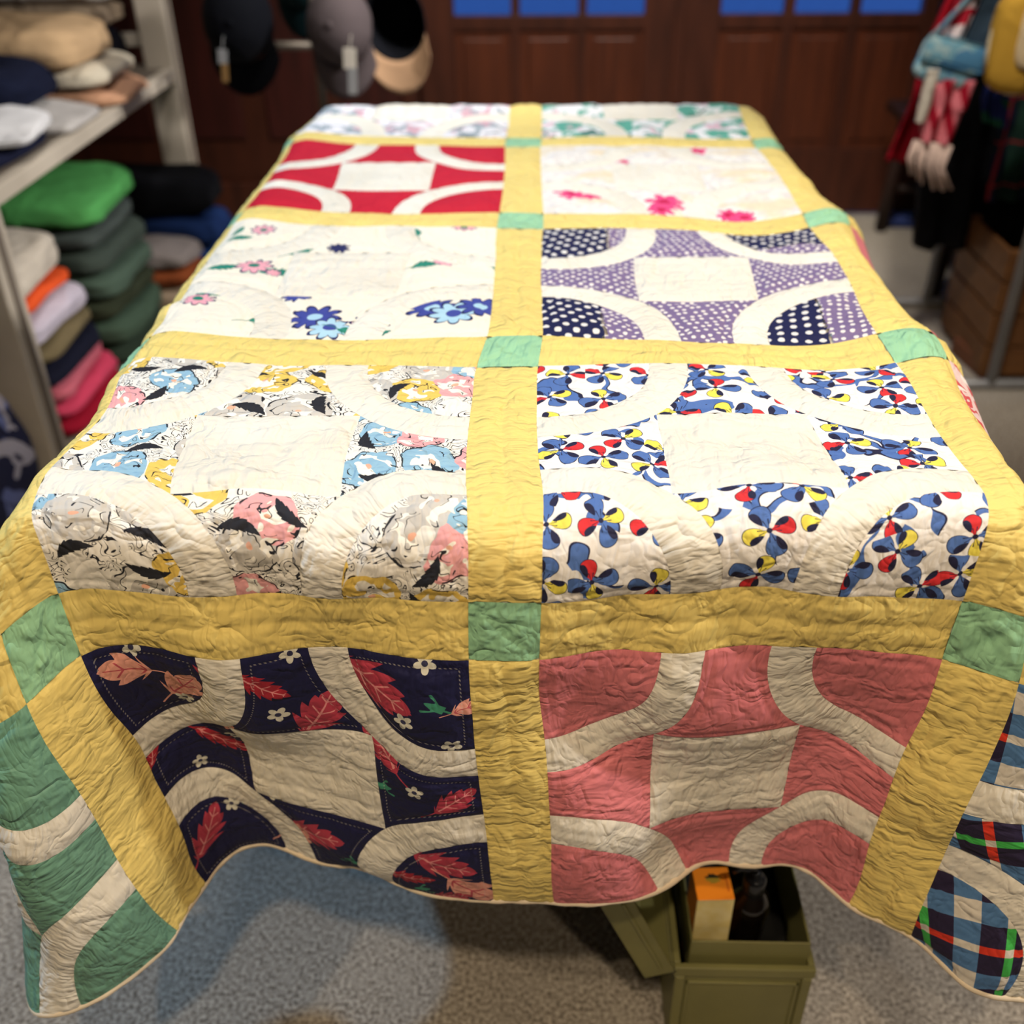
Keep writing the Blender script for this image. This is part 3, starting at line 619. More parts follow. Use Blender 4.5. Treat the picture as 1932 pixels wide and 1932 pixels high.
1167,40,23,9,6,1,-8,-19,-33,-43,-42,-36,-33,-42,-52,-53,-39,-20,1,20,34,42,38,30,20,9,-4,-18,-30,-26,-13,2,14,16,10,2,-2,-3,-6,-6,-4,5,14,12,4,-6,-10,-8,-4,-3,-1,-2,-2,1,6,14,19,15,3,-12,-26,-40,-48,-43,-28,-10,12,30,42,48,48,44,38,25,10,-4,-17,-24,-29,-30,-27,-23,-15,-9,-3,
1187,39,24,10,1,-8,-20,-32,-41,-45,-36,-28,-31,-44,-54,-51,-38,-17,4,22,35,42,39,32,22,11,-2,-18,-31,-30,-16,-1,11,17,12,4,0,-4,-6,-7,-3,6,16,15,4,-6,-10,-10,-5,-3,-2,-2,-1,2,8,16,21,14,1,-14,-28,-41,-49,-46,-33,-14,6,25,39,46,47,47,44,36,25,10,-4,-16,-23,-29,-30,-28,-24,-17,-13,
1197,44,27,6,-7,-19,-33,-40,-44,-40,-28,-23,-32,-47,-54,-50,-36,-15,7,24,36,42,39,34,25,13,-1,-17,-31,-33,-20,-4,8,15,14,6,1,-3,-6,-7,-2,8,18,16,6,-6,-11,-11,-6,-4,-2,-2,0,3,10,19,20,13,0,-16,-30,-43,-50,-48,-36,-20,0,20,36,44,47,46,46,43,36,23,10,-3,-15,-22,-28,-29,-29,-25,-21,
1199,53,30,2,-17,-33,-43,-46,-42,-31,-21,-22,-35,-48,-54,-49,-34,-12,9,27,36,41,40,36,27,16,1,-16,-32,-35,-24,-7,5,13,14,8,3,-2,-6,-6,-2,10,20,18,7,-5,-12,-12,-8,-4,-3,-1,0,5,12,20,21,12,-3,-18,-32,-43,-51,-50,-39,-25,-6,15,31,43,46,46,44,46,44,36,23,10,-3,-13,-22,-27,-30,-30,-28,),
(-324,1,9,14,16,13,11,1,-20,-28,-19,3,25,37,31,13,-6,-20,-23,-17,-1,17,36,49,56,55,52,51,53,55,56,56,56,56,56,56,55,56,56,55,56,56,55,56,55,56,55,56,56,56,55,56,56,55,52,48,49,52,56,54,48,36,24,20,31,44,52,54,46,34,16,-2,-16,-17,-4,11,26,35,39,39,35,28,20,11,2,
-388,6,12,16,16,15,12,2,-16,-25,-17,3,25,37,34,17,-1,-18,-22,-14,5,25,42,52,56,54,52,51,54,56,56,55,56,56,56,56,55,56,56,55,56,56,55,56,55,56,56,55,56,56,55,56,56,55,53,49,49,52,56,54,49,37,25,23,34,47,53,52,43,27,7,-8,-14,-6,9,24,34,39,38,35,27,19,8,-2,-10,
-450,10,15,16,18,15,13,4,-11,-22,-15,3,24,37,36,22,3,-15,-21,-9,12,32,47,54,56,53,51,53,54,56,56,56,55,56,56,56,55,56,56,55,56,56,55,56,55,56,56,55,56,56,55,56,55,56,54,50,49,52,55,55,50,37,26,26,38,50,54,50,37,19,0,-10,-8,7,23,34,39,39,34,27,17,7,-3,-14,-21,
-511,14,16,19,17,17,14,7,-8,-18,-14,4,23,36,38,27,7,-12,-18,-4,19,39,51,55,55,53,51,54,55,56,55,56,56,55,56,56,55,56,56,55,56,56,55,56,55,56,56,55,56,56,55,56,55,56,54,52,49,52,55,55,50,39,27,30,41,52,54,46,32,11,-5,-7,4,21,34,39,39,34,26,16,5,-5,-16,-23,-28,
-570,17,19,19,18,17,15,9,-2,-13,-13,3,21,35,39,31,12,-9,-14,3,27,45,53,56,54,52,53,54,55,56,56,55,56,56,55,56,56,55,56,56,55,56,55,56,56,55,56,55,56,56,55,56,55,56,55,52,50,52,55,55,51,39,30,33,45,53,53,42,23,5,-4,3,19,32,40,39,33,25,15,3,-8,-17,-24,-29,-31,
-627,20,21,20,18,17,15,11,3,-9,-10,3,19,34,40,34,17,-5,-8,10,35,49,55,56,53,52,53,55,56,55,56,56,55,56,55,56,56,55,56,56,55,56,56,55,56,55,56,56,55,56,55,56,56,55,55,53,51,52,55,55,51,41,32,37,48,54,50,36,16,2,4,16,32,39,39,33,24,13,1,-10,-18,-25,-29,-31,-32,
-680,23,21,20,18,15,13,13,6,-3,-6,5,19,32,39,38,22,1,-2,18,41,53,56,56,53,52,53,56,55,56,55,56,56,55,56,55,56,56,55,56,56,56,55,56,56,55,55,56,56,55,56,55,56,56,55,54,52,52,54,55,52,42,35,40,51,54,46,30,11,6,15,30,39,39,33,23,11,-1,-12,-20,-26,-29,-31,-31,-31,
-719,22,19,18,14,11,10,11,8,3,2,10,20,29,38,40,28,7,6,26,47,56,56,55,53,53,54,55,56,56,55,56,55,55,56,55,56,56,56,56,56,56,56,55,56,55,55,56,55,56,55,56,56,56,56,54,53,52,54,55,52,44,38,43,53,53,41,24,12,15,28,39,39,32,22,9,-3,-13,-22,-27,-29,-30,-31,-31,-30,
-722,9,9,10,9,6,5,5,7,9,12,17,21,27,36,41,33,15,15,33,51,57,56,55,53,53,55,56,56,55,56,56,55,55,55,56,55,56,56,57,56,57,56,56,55,55,55,55,55,55,56,56,57,56,56,55,54,52,54,54,53,45,41,47,53,51,37,22,18,26,38,39,32,21,7,-5,-15,-23,-28,-29,-30,-30,-30,-31,-30,
-699,-8,-4,1,3,1,0,0,5,10,17,22,23,25,32,40,37,25,24,39,54,57,56,55,53,54,55,56,57,56,56,55,55,55,55,55,56,56,57,57,57,57,56,56,55,55,54,55,54,56,56,56,57,57,57,55,55,53,53,54,52,47,44,50,53,48,34,25,27,36,39,32,19,6,-7,-17,-24,-27,-30,-29,-30,-29,-30,-29,-28,
-667,-17,-13,-7,-2,-1,-2,-2,0,7,15,19,23,24,29,36,39,34,32,44,54,56,56,56,54,55,56,56,57,56,57,55,55,54,55,55,56,56,57,58,58,58,57,56,55,54,53,54,54,55,56,57,58,58,58,56,55,53,53,53,52,49,47,51,52,47,35,31,35,38,32,19,4,-9,-18,-25,-27,-29,-29,-29,-28,-27,-27,-25,-24,
-633,-18,-17,-12,-4,2,-1,-4,-3,2,6,12,18,23,27,29,37,39,40,47,53,55,56,57,55,55,57,57,57,58,56,55,55,54,54,55,56,56,58,59,59,59,58,56,55,53,52,53,53,55,56,58,59,59,59,57,55,54,52,53,51,51,49,52,52,47,39,37,37,31,19,3,-10,-20,-25,-27,-28,-27,-27,-26,-25,-23,-22,-19,-17,
-594,-15,-16,-14,-5,5,2,-4,-5,-3,-1,3,10,19,21,22,29,38,44,50,52,55,58,57,56,56,57,58,59,58,56,56,54,54,54,54,56,57,58,60,60,60,59,56,54,52,51,52,53,54,57,58,60,61,60,58,56,54,52,52,51,51,52,52,53,49,43,37,32,18,3,-11,-20,-25,-25,-26,-25,-24,-23,-21,-19,-17,-15,-13,-10,
-548,-10,-14,-12,-4,5,2,-3,-5,-6,-6,-3,3,11,14,11,17,31,44,51,53,56,59,59,57,57,57,59,59,59,57,55,55,53,53,55,56,57,59,61,61,61,59,56,53,51,50,51,52,55,57,59,61,62,61,59,56,54,53,51,52,52,53,54,54,52,42,30,19,4,-10,-19,-22,-24,-23,-21,-21,-18,-17,-14,-13,-10,-8,-5,-5,
-501,-7,-9,-8,-2,3,1,-3,-6,-9,-10,-7,-2,5,6,2,6,21,39,50,54,58,60,60,58,57,58,58,60,60,57,56,54,54,54,54,56,58,59,61,61,61,59,56,53,50,50,50,52,55,58,60,61,63,62,59,57,54,53,51,52,53,54,56,58,53,37,19,5,-8,-16,-20,-20,-19,-17,-16,-14,-12,-10,-8,-5,-4,-2,-1,1,
-452,-8,-8,-5,0,0,-3,-4,-8,-13,-14,-12,-6,-2,-2,-4,2,17,37,50,54,57,60,61,58,57,57,59,60,60,58,56,55,54,54,55,57,57,59,61,60,61,58,56,52,50,49,51,52,56,58,61,62,63,61,60,57,54,53,52,52,54,55,57,60,55,34,10,-5,-13,-17,-17,-16,-14,-12,-9,-8,-5,-4,-1,-1,1,2,3,4,
-414,-11,-9,-4,-2,-2,-5,-8,-12,-17,-17,-16,-12,-6,-4,-5,2,18,37,50,55,56,59,59,58,56,58,58,60,60,59,57,55,55,55,56,56,58,59,59,59,59,58,54,52,50,50,51,53,57,59,61,63,62,61,59,57,54,54,52,53,54,55,57,60,56,36,8,-6,-14,-15,-14,-11,-8,-6,-4,-1,0,1,2,3,4,5,4,5,
-404,-9,-9,-7,-4,-2,-7,-13,-19,-19,-17,-18,-14,-4,1,-2,2,19,38,51,54,55,57,58,58,56,57,58,60,60,59,58,56,56,56,57,57,57,58,58,58,57,56,53,52,50,50,52,55,58,60,61,62,62,60,58,57,54,54,53,53,55,55,56,59,57,39,13,-2,-10,-11,-9,-5,-3,0,1,2,3,4,4,5,5,5,5,5,
-419,-3,-8,-11,-7,0,-6,-17,-26,-21,-14,-15,-11,1,5,-1,2,21,41,51,55,55,55,57,57,56,56,58,59,60,59,59,58,57,57,58,57,57,57,57,56,55,55,52,51,51,51,53,56,59,61,61,61,61,59,58,55,55,54,54,54,55,56,56,58,57,43,19,3,-3,-4,-1,0,2,3,3,4,5,5,4,5,5,5,5,5,
-442,-2,-7,-11,-7,2,-2,-18,-26,-22,-13,-11,-7,5,9,-1,1,23,42,52,54,55,55,55,56,55,55,57,58,60,60,59,59,59,58,59,57,57,56,56,54,54,53,52,51,51,52,54,57,60,62,61,61,59,58,56,55,55,54,55,55,55,56,57,57,58,45,23,11,3,4,4,5,5,4,5,5,5,5,6,5,4,5,5,5,
-461,-10,-8,-7,-1,5,0,-12,-21,-19,-11,-8,-5,4,7,-2,1,22,42,53,54,54,55,54,54,54,53,56,59,60,61,59,60,59,60,59,58,56,56,54,53,53,53,51,51,51,53,55,59,60,62,62,60,58,56,55,54,55,54,56,55,56,57,56,58,57,46,27,14,8,8,8,8,7,7,6,6,6,5,6,5,5,5,5,6,
-469,-23,-13,-2,4,4,0,-5,-11,-11,-8,-6,-6,-2,-2,-5,2,25,44,53,55,55,55,54,53,53,53,56,59,60,60,60,60,60,60,59,58,56,55,53,53,53,52,52,51,52,53,56,59,61,62,61,59,57,55,54,53,54,55,56,56,57,56,57,58,57,47,28,15,10,9,10,9,9,8,8,6,7,6,5,6,5,5,5,5,
-486,-26,-14,1,4,1,-2,-1,-2,-4,-4,-4,-6,-8,-9,-10,5,30,47,55,56,56,55,55,53,52,54,56,59,60,61,60,60,59,59,59,58,55,54,53,53,54,53,53,52,52,54,55,59,60,62,61,58,56,54,53,52,54,56,56,56,58,57,57,58,57,47,28,15,9,8,9,9,9,9,7,7,6,6,6,5,6,5,5,5,
-509,-21,-12,-1,2,-3,-4,-1,1,-1,-3,-2,-1,0,-8,-12,5,31,48,55,57,56,57,54,53,53,54,57,60,61,61,60,59,58,59,57,57,55,53,53,54,54,55,54,54,53,54,55,58,59,61,59,57,55,53,52,53,54,56,57,57,58,57,58,58,57,47,29,14,7,5,6,7,7,6,7,6,6,6,5,5,5,5,5,5,
-526,-15,-12,-6,-3,-3,-5,-4,-2,-3,-3,1,6,8,1,-9,4,30,48,55,56,58,56,55,52,53,55,58,61,63,62,59,59,56,57,56,55,54,53,53,55,56,57,57,55,54,54,54,56,58,59,58,56,54,52,53,53,54,57,57,58,58,58,58,58,57,48,28,13,5,2,2,3,3,4,5,4,4,5,4,5,4,5,4,4,
-537,-11,-11,-9,-4,-2,-4,-6,-5,-7,-5,1,8,11,3,-5,8,31,48,55,57,57,57,54,52,52,56,60,63,65,62,60,57,55,54,54,54,53,53,53,56,58,59,59,57,55,54,54,55,56,57,56,55,53,52,52,54,56,57,58,59,59,58,57,58,58,47,29,12,3,-1,-1,0,0,0,1,2,2,3,2,3,3,4,3,4,
-545,-10,-9,-6,-2,0,-2,-5,-6,-9,-7,-1,6,7,3,-5,10,33,49,55,57,58,56,54,51,53,56,61,66,66,64,59,55,54,52,52,52,53,52,54,57,59,61,61,59,56,54,54,54,54,55,55,53,53,52,53,55,57,58,59,59,59,58,57,58,57,48,28,12,3,-3,-3,-2,-3,-2,-1,-1,0,0,0,1,2,2,2,2,
-548,-13,-8,-3,2,2,-4,-3,-2,-6,-8,-4,1,3,2,-4,10,35,51,55,57,57,56,52,51,53,56,62,67,67,64,58,54,52,51,51,51,52,53,54,57,60,62,62,60,58,55,53,53,54,53,54,52,53,53,53,56,58,60,60,59,58,58,56,58,57,48,28,12,2,-3,-4,-4,-3,-3,-3,-3,-2,-2,-1,0,0,0,1,1,
-550,-16,-8,-1,4,1,-4,0,3,1,-5,-8,-7,0,1,-2,11,36,51,56,57,56,55,52,50,52,56,62,67,67,62,58,52,51,50,51,52,52,53,55,57,60,62,63,60,58,56,53,54,53,53,53,52,53,53,55,57,59,60,60,59,58,57,56,57,57,48,28,12,2,-4,-4,-3,-4,-4,-4,-3,-3,-2,-2,-1,-1,0,0,0,
-553,-15,-9,-2,2,2,1,6,11,6,-3,-11,-11,-5,-1,-3,10,35,51,56,57,56,55,52,50,52,56,61,65,65,60,56,52,50,51,52,52,54,54,55,57,60,61,62,60,58,57,54,54,53,53,53,53,53,54,56,58,59,61,59,58,58,56,56,57,57,47,28,12,2,-3,-4,-4,-3,-4,-3,-3,-3,-2,-1,-1,-1,0,1,0,
-552,-12,-8,-5,-1,5,11,15,12,4,-6,-12,-11,-4,-4,-8,7,33,50,56,57,56,55,53,51,52,55,60,62,62,58,54,51,51,52,53,55,55,55,56,57,59,60,60,60,58,57,55,54,54,54,53,53,54,55,57,58,60,59,59,58,57,56,56,56,57,47,28,12,3,-3,-3,-3,-3,-2,-3,-1,-2,0,0,0,1,1,1,2,
-544,-4,-6,-8,-3,9,17,15,4,-5,-10,-12,-7,1,-3,-11,3,29,49,56,58,57,56,54,52,52,55,57,59,58,56,52,51,52,54,56,56,57,57,56,57,58,58,60,58,58,57,56,55,55,54,54,54,54,56,57,58,59,59,59,57,57,55,56,57,56,48,28,12,3,-2,-2,-1,-1,0,0,0,1,2,2,2,2,3,3,3,
-529,7,-1,-10,-6,9,13,4,-8,-14,-13,-11,-2,5,1,-11,1,29,50,57,58,58,57,55,53,52,53,54,56,55,54,52,51,53,57,58,59,59,57,57,55,57,57,58,58,58,57,56,56,56,55,54,55,55,55,57,58,58,59,58,57,56,56,56,57,57,47,28,13,4,1,0,2,2,3,3,3,4,3,4,4,4,4,4,4,
-500,11,-1,-13,-9,3,4,-7,-16,-17,-12,-8,0,7,2,-9,1,29,49,57,59,58,58,56,54,51,51,53,53,53,53,52,53,55,59,60,61,59,57,56,54,54,56,56,58,58,58,57,57,56,56,55,55,55,56,56,57,58,58,58,57,57,56,56,57,57,47,29,13,6,4,4,6,5,6,6,5,6,5,5,5,5,5,4,5,
-463,5,-7,-16,-12,-2,-4,-13,-17,-14,-10,-4,2,6,1,-9,0,26,47,57,57,59,59,56,54,50,50,51,51,53,53,53,55,58,61,61,61,59,56,53,51,52,54,56,58,59,59,59,58,57,56,55,55,55,55,56,57,57,58,58,57,57,57,57,58,57,47,28,15,8,7,7,9,8,7,8,6,7,6,5,5,5,5,5,5,
-444,1,-9,-17,-13,-4,-6,-12,-16,-13,-7,-2,-1,-1,-3,-8,1,25,46,56,57,60,59,56,53,49,49,49,51,53,54,55,58,60,61,63,60,57,53,50,48,49,52,56,59,60,62,61,59,58,57,55,55,54,55,55,56,57,58,58,58,59,58,57,58,57,47,29,15,9,9,9,9,9,8,8,7,6,6,5,5,5,5,5,5,
-446,3,-6,-14,-12,-2,-3,-11,-16,-13,-6,-4,-7,-9,-8,-7,4,26,46,56,58,60,59,56,52,48,47,48,51,54,56,58,59,62,63,62,59,54,49,46,44,46,51,56,61,64,64,64,61,59,58,55,54,53,53,54,55,57,59,59,60,59,60,58,59,57,47,28,14,9,9,8,9,7,7,7,6,6,5,5,5,5,5,5,5,
-442,1,-6,-11,-9,0,-1,-9,-15,-13,-8,-9,-12,-12,-9,-5,5,25,44,55,58,60,58,56,50,47,47,48,52,56,58,60,61,62,63,61,57,51,45,42,41,44,50,57,63,67,67,67,63,60,58,55,52,52,52,52,54,57,60,61,61,62,60,60,60,58,46,26,12,6,5,6,5,6,5,5,5,5,5,4,5,5,4,5,4,
-434,-6,-8,-8,-6,0,-1,-7,-11,-11,-13,-15,-14,-9,-6,-4,5,22,42,53,57,58,58,54,50,47,46,49,54,58,60,62,63,62,62,59,54,49,43,39,39,42,50,58,65,69,70,68,64,61,57,54,51,50,50,51,54,57,60,63,64,63,63,61,60,59,45,22,7,0,-1,0,2,3,3,3,4,4,5,4,4,5,4,4,5,
-448,-8,-8,-6,-5,-1,-2,-3,-5,-8,-14,-16,-12,-6,-5,-4,5,21,41,52,56,57,58,54,50,47,47,52,56,60,62,63,62,61,60,57,53,47,43,39,39,44,51,58,65,69,70,68,63,61,56,53,49,48,48,50,53,57,62,64,66,66,64,63,61,60,42,16,1,-7,-8,-7,-3,-1,0,1,3,3,4,4,4,4,4,5,4,
-486,-4,-6,-7,-5,-1,-2,-2,1,-3,-9,-10,-5,-2,-3,-5,4,21,40,52,55,57,57,55,52,49,51,54,59,61,62,62,60,59,57,56,52,49,45,43,43,47,53,58,63,66,66,64,62,58,54,51,49,47,46,48,52,58,63,66,68,67,66,63,64,59,39,12,-4,-12,-14,-12,-9,-6,-5,-2,-1,1,1,3,3,4,3,5,4,
-530,-2,-4,-6,-3,-1,-4,-4,3,4,-3,-3,1,3,1,-2,5,22,42,52,55,57,58,57,54,53,55,57,61,62,60,58,57,56,55,54,54,52,51,50,50,53,54,57,59,60,59,58,57,54,52,50,48,46,46,48,52,58,63,67,68,67,67,64,64,59,37,11,-5,-14,-16,-16,-13,-12,-10,-8,-5,-4,-2,-1,0,1,2,3,3,
-564,-8,-3,0,2,-1,-9,-7,3,7,3,1,4,6,6,4,10,29,45,52,55,57,59,58,57,58,59,61,62,60,56,54,52,53,52,55,56,57,58,59,59,59,57,55,52,52,50,51,51,50,51,49,47,47,47,48,52,58,62,66,67,66,66,63,63,58,39,16,1,-11,-16,-18,-18,-17,-15,-13,-12,-10,-8,-6,-4,-3,-1,0,0,
-600,-10,-1,6,6,-2,-10,-7,5,9,7,4,3,9,12,12,20,34,46,51,53,56,58,60,60,62,62,64,62,57,52,49,49,50,51,55,58,63,65,67,67,63,59,52,47,44,43,44,46,48,48,49,48,48,48,50,53,57,61,63,65,64,63,61,60,56,42,28,13,-1,-12,-19,-21,-22,-20,-19,-18,-16,-14,-12,-11,-8,-7,-5,-3,
-645,-5,3,10,7,0,-4,2,8,10,7,3,3,11,18,22,28,37,45,49,50,54,58,60,62,63,64,63,61,56,49,47,47,48,51,55,61,65,70,72,71,66,59,51,44,39,39,40,43,46,48,49,50,49,50,51,54,56,59,62,62,61,59,58,56,52,45,36,28,14,-2,-14,-21,-24,-24,-24,-23,-21,-21,-18,-17,-15,-13,-11,-9,
-685,2,8,11,8,5,8,11,11,7,4,2,7,15,23,28,30,35,44,49,48,51,56,60,62,63,63,62,59,54,48,47,47,48,51,56,61,66,71,73,72,66,60,50,43,38,38,39,43,46,49,50,50,51,52,52,54,56,58,59,60,57,56,55,54,49,41,39,36,28,14,-2,-14,-21,-25,-26,-26,-26,-25,-23,-23,-21,-19,-18,-16,
-698,2,8,12,12,13,17,16,9,3,2,7,14,19,20,22,26,34,46,50,48,48,53,58,61,62,62,59,57,53,49,47,47,50,52,56,60,66,69,71,69,65,59,51,44,40,40,41,44,48,50,51,52,53,53,53,54,56,56,58,57,54,51,52,54,48,37,33,37,37,29,14,0,-13,-20,-25,-27,-28,-27,-27,-27,-25,-25,-23,-22,
-693,2,9,14,17,21,20,14,5,3,8,15,17,12,6,10,22,38,51,53,47,45,50,56,59,60,60,57,55,52,50,49,48,51,53,56,60,63,66,67,66,63,57,52,46,44,43,45,47,49,52,52,54,53,54,55,54,55,56,56,55,50,47,50,54,49,35,26,30,38,38,29,15,2,-11,-19,-24,-27,-29,-28,-28,-29,-28,-27,-26,
-686,9,15,19,22,22,18,10,6,9,16,19,10,-5,-12,2,25,43,55,54,47,42,47,54,58,58,58,55,53,52,52,50,50,52,53,57,58,61,62,63,62,60,57,52,50,47,47,48,50,51,53,54,54,55,54,55,54,55,55,56,53,47,42,48,54,51,37,23,20,30,38,38,30,17,4,-9,-17,-23,-27,-29,-29,-29,-29,-30,-29,
-661,12,19,22,23,20,15,11,12,17,19,10,-8,-23,-20,3,29,48,55,55,46,40,45,52,56,57,56,54,51,52,52,52,51,53,54,56,58,58,60,59,60,58,55,54,51,50,50,51,52,54,54,54,55,55,55,55,54,54,55,56,52,43,39,45,53,53,41,24,13,18,31,39,39,30,19,5,-5,-16,-22,-27,-28,-30,-29,-30,-30,
-614,6,16,22,22,18,16,16,19,19,11,-7,-27,-34,-20,8,33,50,56,53,46,39,43,50,54,57,55,53,49,52,53,53,52,53,55,56,57,57,57,58,57,56,55,54,53,53,52,53,53,55,54,55,56,55,55,55,53,54,55,56,51,41,35,42,52,54,46,28,12,8,18,32,40,38,31,20,8,-3,-13,-21,-26,-28,-30,-30,-30,
-562,1,12,20,20,19,20,21,20,13,-5,-27,-40,-36,-15,12,36,51,56,53,45,39,41,48,53,56,55,52,49,50,54,54,53,53,55,55,57,56,56,56,56,56,54,54,54,54,54,53,55,55,55,56,55,56,55,54,53,54,55,55,50,40,32,39,49,55,49,35,15,3,5,20,34,40,38,32,22,10,-1,-11,-19,-25,-28,-30,-31,
-516,1,11,19,21,21,23,21,14,-1,-23,-41,-46,-33,-10,16,37,52,56,52,45,38,40,47,52,55,56,52,47,49,53,55,54,53,55,55,56,56,56,55,56,55,54,54,54,55,54,54,55,56,55,56,55,56,55,54,52,54,56,55,48,38,30,36,47,54,52,41,22,3,-3,6,22,35,40,38,32,23,13,1,-9,-17,-23,-28,-30,
-470,3,11,20,21,23,22,16,2,-17,-37,-50,-46,-30,-6,18,40,53,55,52,43,38,40,46,51,54,56,52,47,47,53,55,54,54,54,55,56,56,56,55,55,55,54,53,55,55,54,55,55,56,55,56,56,55,55,53,53,54,55,55,48,36,28,32,45,53,53,46,29,9,-5,-5,7,24,36,39,39,33,24,14,4,-6,-16,-22,-27,
-417,1,10,20,23,21,17,7,-12,-33,-47,-51,-45,-27,-4,21,41,54,55,51,43,38,39,45,50,54,56,52,47,45,51,55,56,53,55,55,56,56,55,56,55,55,52,54,55,55,54,55,55,56,55,56,56,56,54,53,52,54,56,54,47,35,26,29,42,52,54,48,35,17,-2,-10,-5,11,25,36,39,38,34,25,16,6,-4,-13,-20,
-361,-3,9,20,22,18,10,-4,-28,-46,-52,-52,-42,-24,-2,23,43,54,55,50,42,39,40,43,49,53,56,53,46,43,50,55,55,55,54,56,55,56,56,56,55,55,52,52,55,56,54,55,55,56,55,56,56,56,54,52,52,55,56,53,45,34,25,27,38,50,54,51,41,24,5,-10,-15,-3,13,27,36,40,39,34,27,18,9,-2,-10,),
(-1123,12,37,53,56,55,54,43,17,6,18,38,46,36,13,-9,-22,-28,-27,-25,-19,-12,-5,-2,0,-1,-3,-3,-2,-1,0,-1,0,0,0,0,0,0,0,0,0,1,0,-1,0,0,0,0,0,0,0,0,0,0,1,2,2,0,-1,-3,-3,-3,-2,-1,-3,-6,-10,-17,-22,-27,-30,-32,-32,-33,-32,-34,-35,-37,-39,-40,-42,-43,-44,-45,-46,
-1130,27,42,53,55,54,54,45,24,11,21,39,47,38,18,-4,-19,-26,-27,-24,-16,-9,-4,-1,0,-2,-3,-2,-2,-1,0,-1,0,0,0,0,0,0,1,0,0,0,0,0,0,-1,0,0,0,0,0,0,0,1,0,2,2,0,-1,-3,-3,-3,-2,-1,-4,-7,-12,-18,-24,-28,-31,-33,-32,-33,-33,-35,-37,-39,-40,-42,-43,-45,-45,-46,-46,
-1133,39,48,53,53,53,54,47,30,17,24,40,48,40,21,1,-15,-25,-26,-22,-13,-7,-2,0,-1,-2,-3,-3,-1,-1,0,0,0,0,0,0,0,0,0,0,0,0,0,0,0,0,0,-1,0,0,0,0,1,0,1,1,2,0,-1,-2,-4,-3,-1,-2,-5,-8,-14,-20,-26,-29,-32,-32,-33,-33,-35,-36,-39,-40,-42,-44,-45,-45,-46,-47,-46,
-1130,49,51,53,52,52,54,49,35,23,27,41,47,42,26,5,-11,-23,-26,-19,-11,-4,-1,0,-1,-3,-3,-2,-1,0,-1,0,0,0,0,0,0,0,0,1,0,0,0,0,-1,0,0,0,0,0,0,0,0,0,1,1,2,0,-1,-2,-3,-3,-2,-3,-5,-10,-16,-22,-27,-30,-32,-32,-34,-34,-36,-38,-41,-42,-44,-45,-46,-46,-47,-47,-46,
-1118,52,54,53,51,51,52,51,41,29,30,40,48,43,29,10,-8,-21,-23,-16,-8,-2,0,-1,-2,-2,-3,-2,0,-1,0,0,0,0,0,0,0,0,0,0,0,0,0,0,0,0,0,-1,0,0,0,0,1,0,0,1,2,0,0,-3,-3,-3,-2,-3,-6,-12,-17,-24,-28,-32,-32,-33,-33,-36,-38,-41,-42,-44,-46,-46,-47,-47,-47,-46,-46,
-1102,53,54,54,52,50,51,51,46,35,32,41,47,44,33,15,-5,-18,-20,-13,-5,-1,0,0,-3,-3,-2,-1,-1,0,0,-1,0,0,0,0,0,0,1,0,0,0,0,0,0,-1,0,0,0,0,0,0,0,0,1,1,1,1,-1,-2,-4,-3,-2,-3,-8,-13,-19,-26,-29,-32,-32,-33,-36,-38,-40,-43,-44,-46,-47,-47,-47,-48,-46,-47,-46,
-1085,52,54,55,53,50,50,50,48,40,37,42,47,46,36,19,0,-14,-18,-9,-3,1,0,-1,-3,-3,-1,-1,-1,0,-1,0,0,0,0,0,0,0,0,0,1,0,0,0,-1,0,0,0,0,-1,0,1,0,0,1,0,1,1,-1,-2,-3,-3,-3,-4,-8,-15,-21,-27,-30,-32,-33,-35,-37,-41,-43,-45,-46,-47,-48,-48,-47,-47,-47,-46,-46,
-1069,52,54,54,54,51,50,49,47,44,42,45,48,46,40,25,5,-11,-13,-6,-1,1,0,-1,-3,-2,-2,-1,0,-1,0,0,0,0,0,0,0,0,0,0,1,0,0,0,-1,0,0,-1,0,0,0,0,1,0,0,1,1,1,-1,-2,-3,-4,-3,-4,-10,-16,-24,-27,-31,-32,-34,-37,-41,-43,-45,-47,-48,-48,-49,-48,-47,-47,-47,-46,-46,
-1058,54,54,55,54,53,51,49,48,46,46,47,48,48,43,31,11,-6,-9,-4,1,1,0,-1,-2,-2,-2,-1,0,-1,0,0,0,0,0,0,0,0,0,0,1,0,0,0,-1,0,0,-1,0,0,0,0,0,1,0,1,1,0,0,-3,-3,-3,-3,-6,-11,-18,-24,-29,-31,-33,-37,-40,-43,-46,-48,-48,-49,-49,-49,-48,-47,-47,-47,-47,-46,
-1044,53,54,55,55,55,53,52,49,49,48,48,47,49,47,37,19,-1,-6,-3,1,1,1,-1,-1,-2,-2,-1,0,-1,0,0,0,0,0,0,0,0,0,0,1,0,0,0,-1,0,0,-1,0,0,0,0,0,1,0,1,1,0,-1,-2,-3,-3,-5,-7,-12,-18,-25,-29,-32,-36,-40,-44,-46,-49,-49,-50,-49,-49,-49,-48,-47,-48,-47,-48,-47,
-1028,51,53,55,56,56,56,54,53,51,49,48,48,50,51,44,26,6,-4,-3,0,1,2,0,-1,-2,-2,-1,0,-1,0,0,0,-1,0,0,1,0,0,0,1,0,0,0,-1,0,-1,0,0,0,0,0,0,0,1,1,1,0,-1,-2,-3,-4,-5,-8,-13,-19,-25,-30,-35,-39,-45,-47,-50,-50,-51,-49,-50,-49,-48,-49,-48,-48,-48,-49,-49,
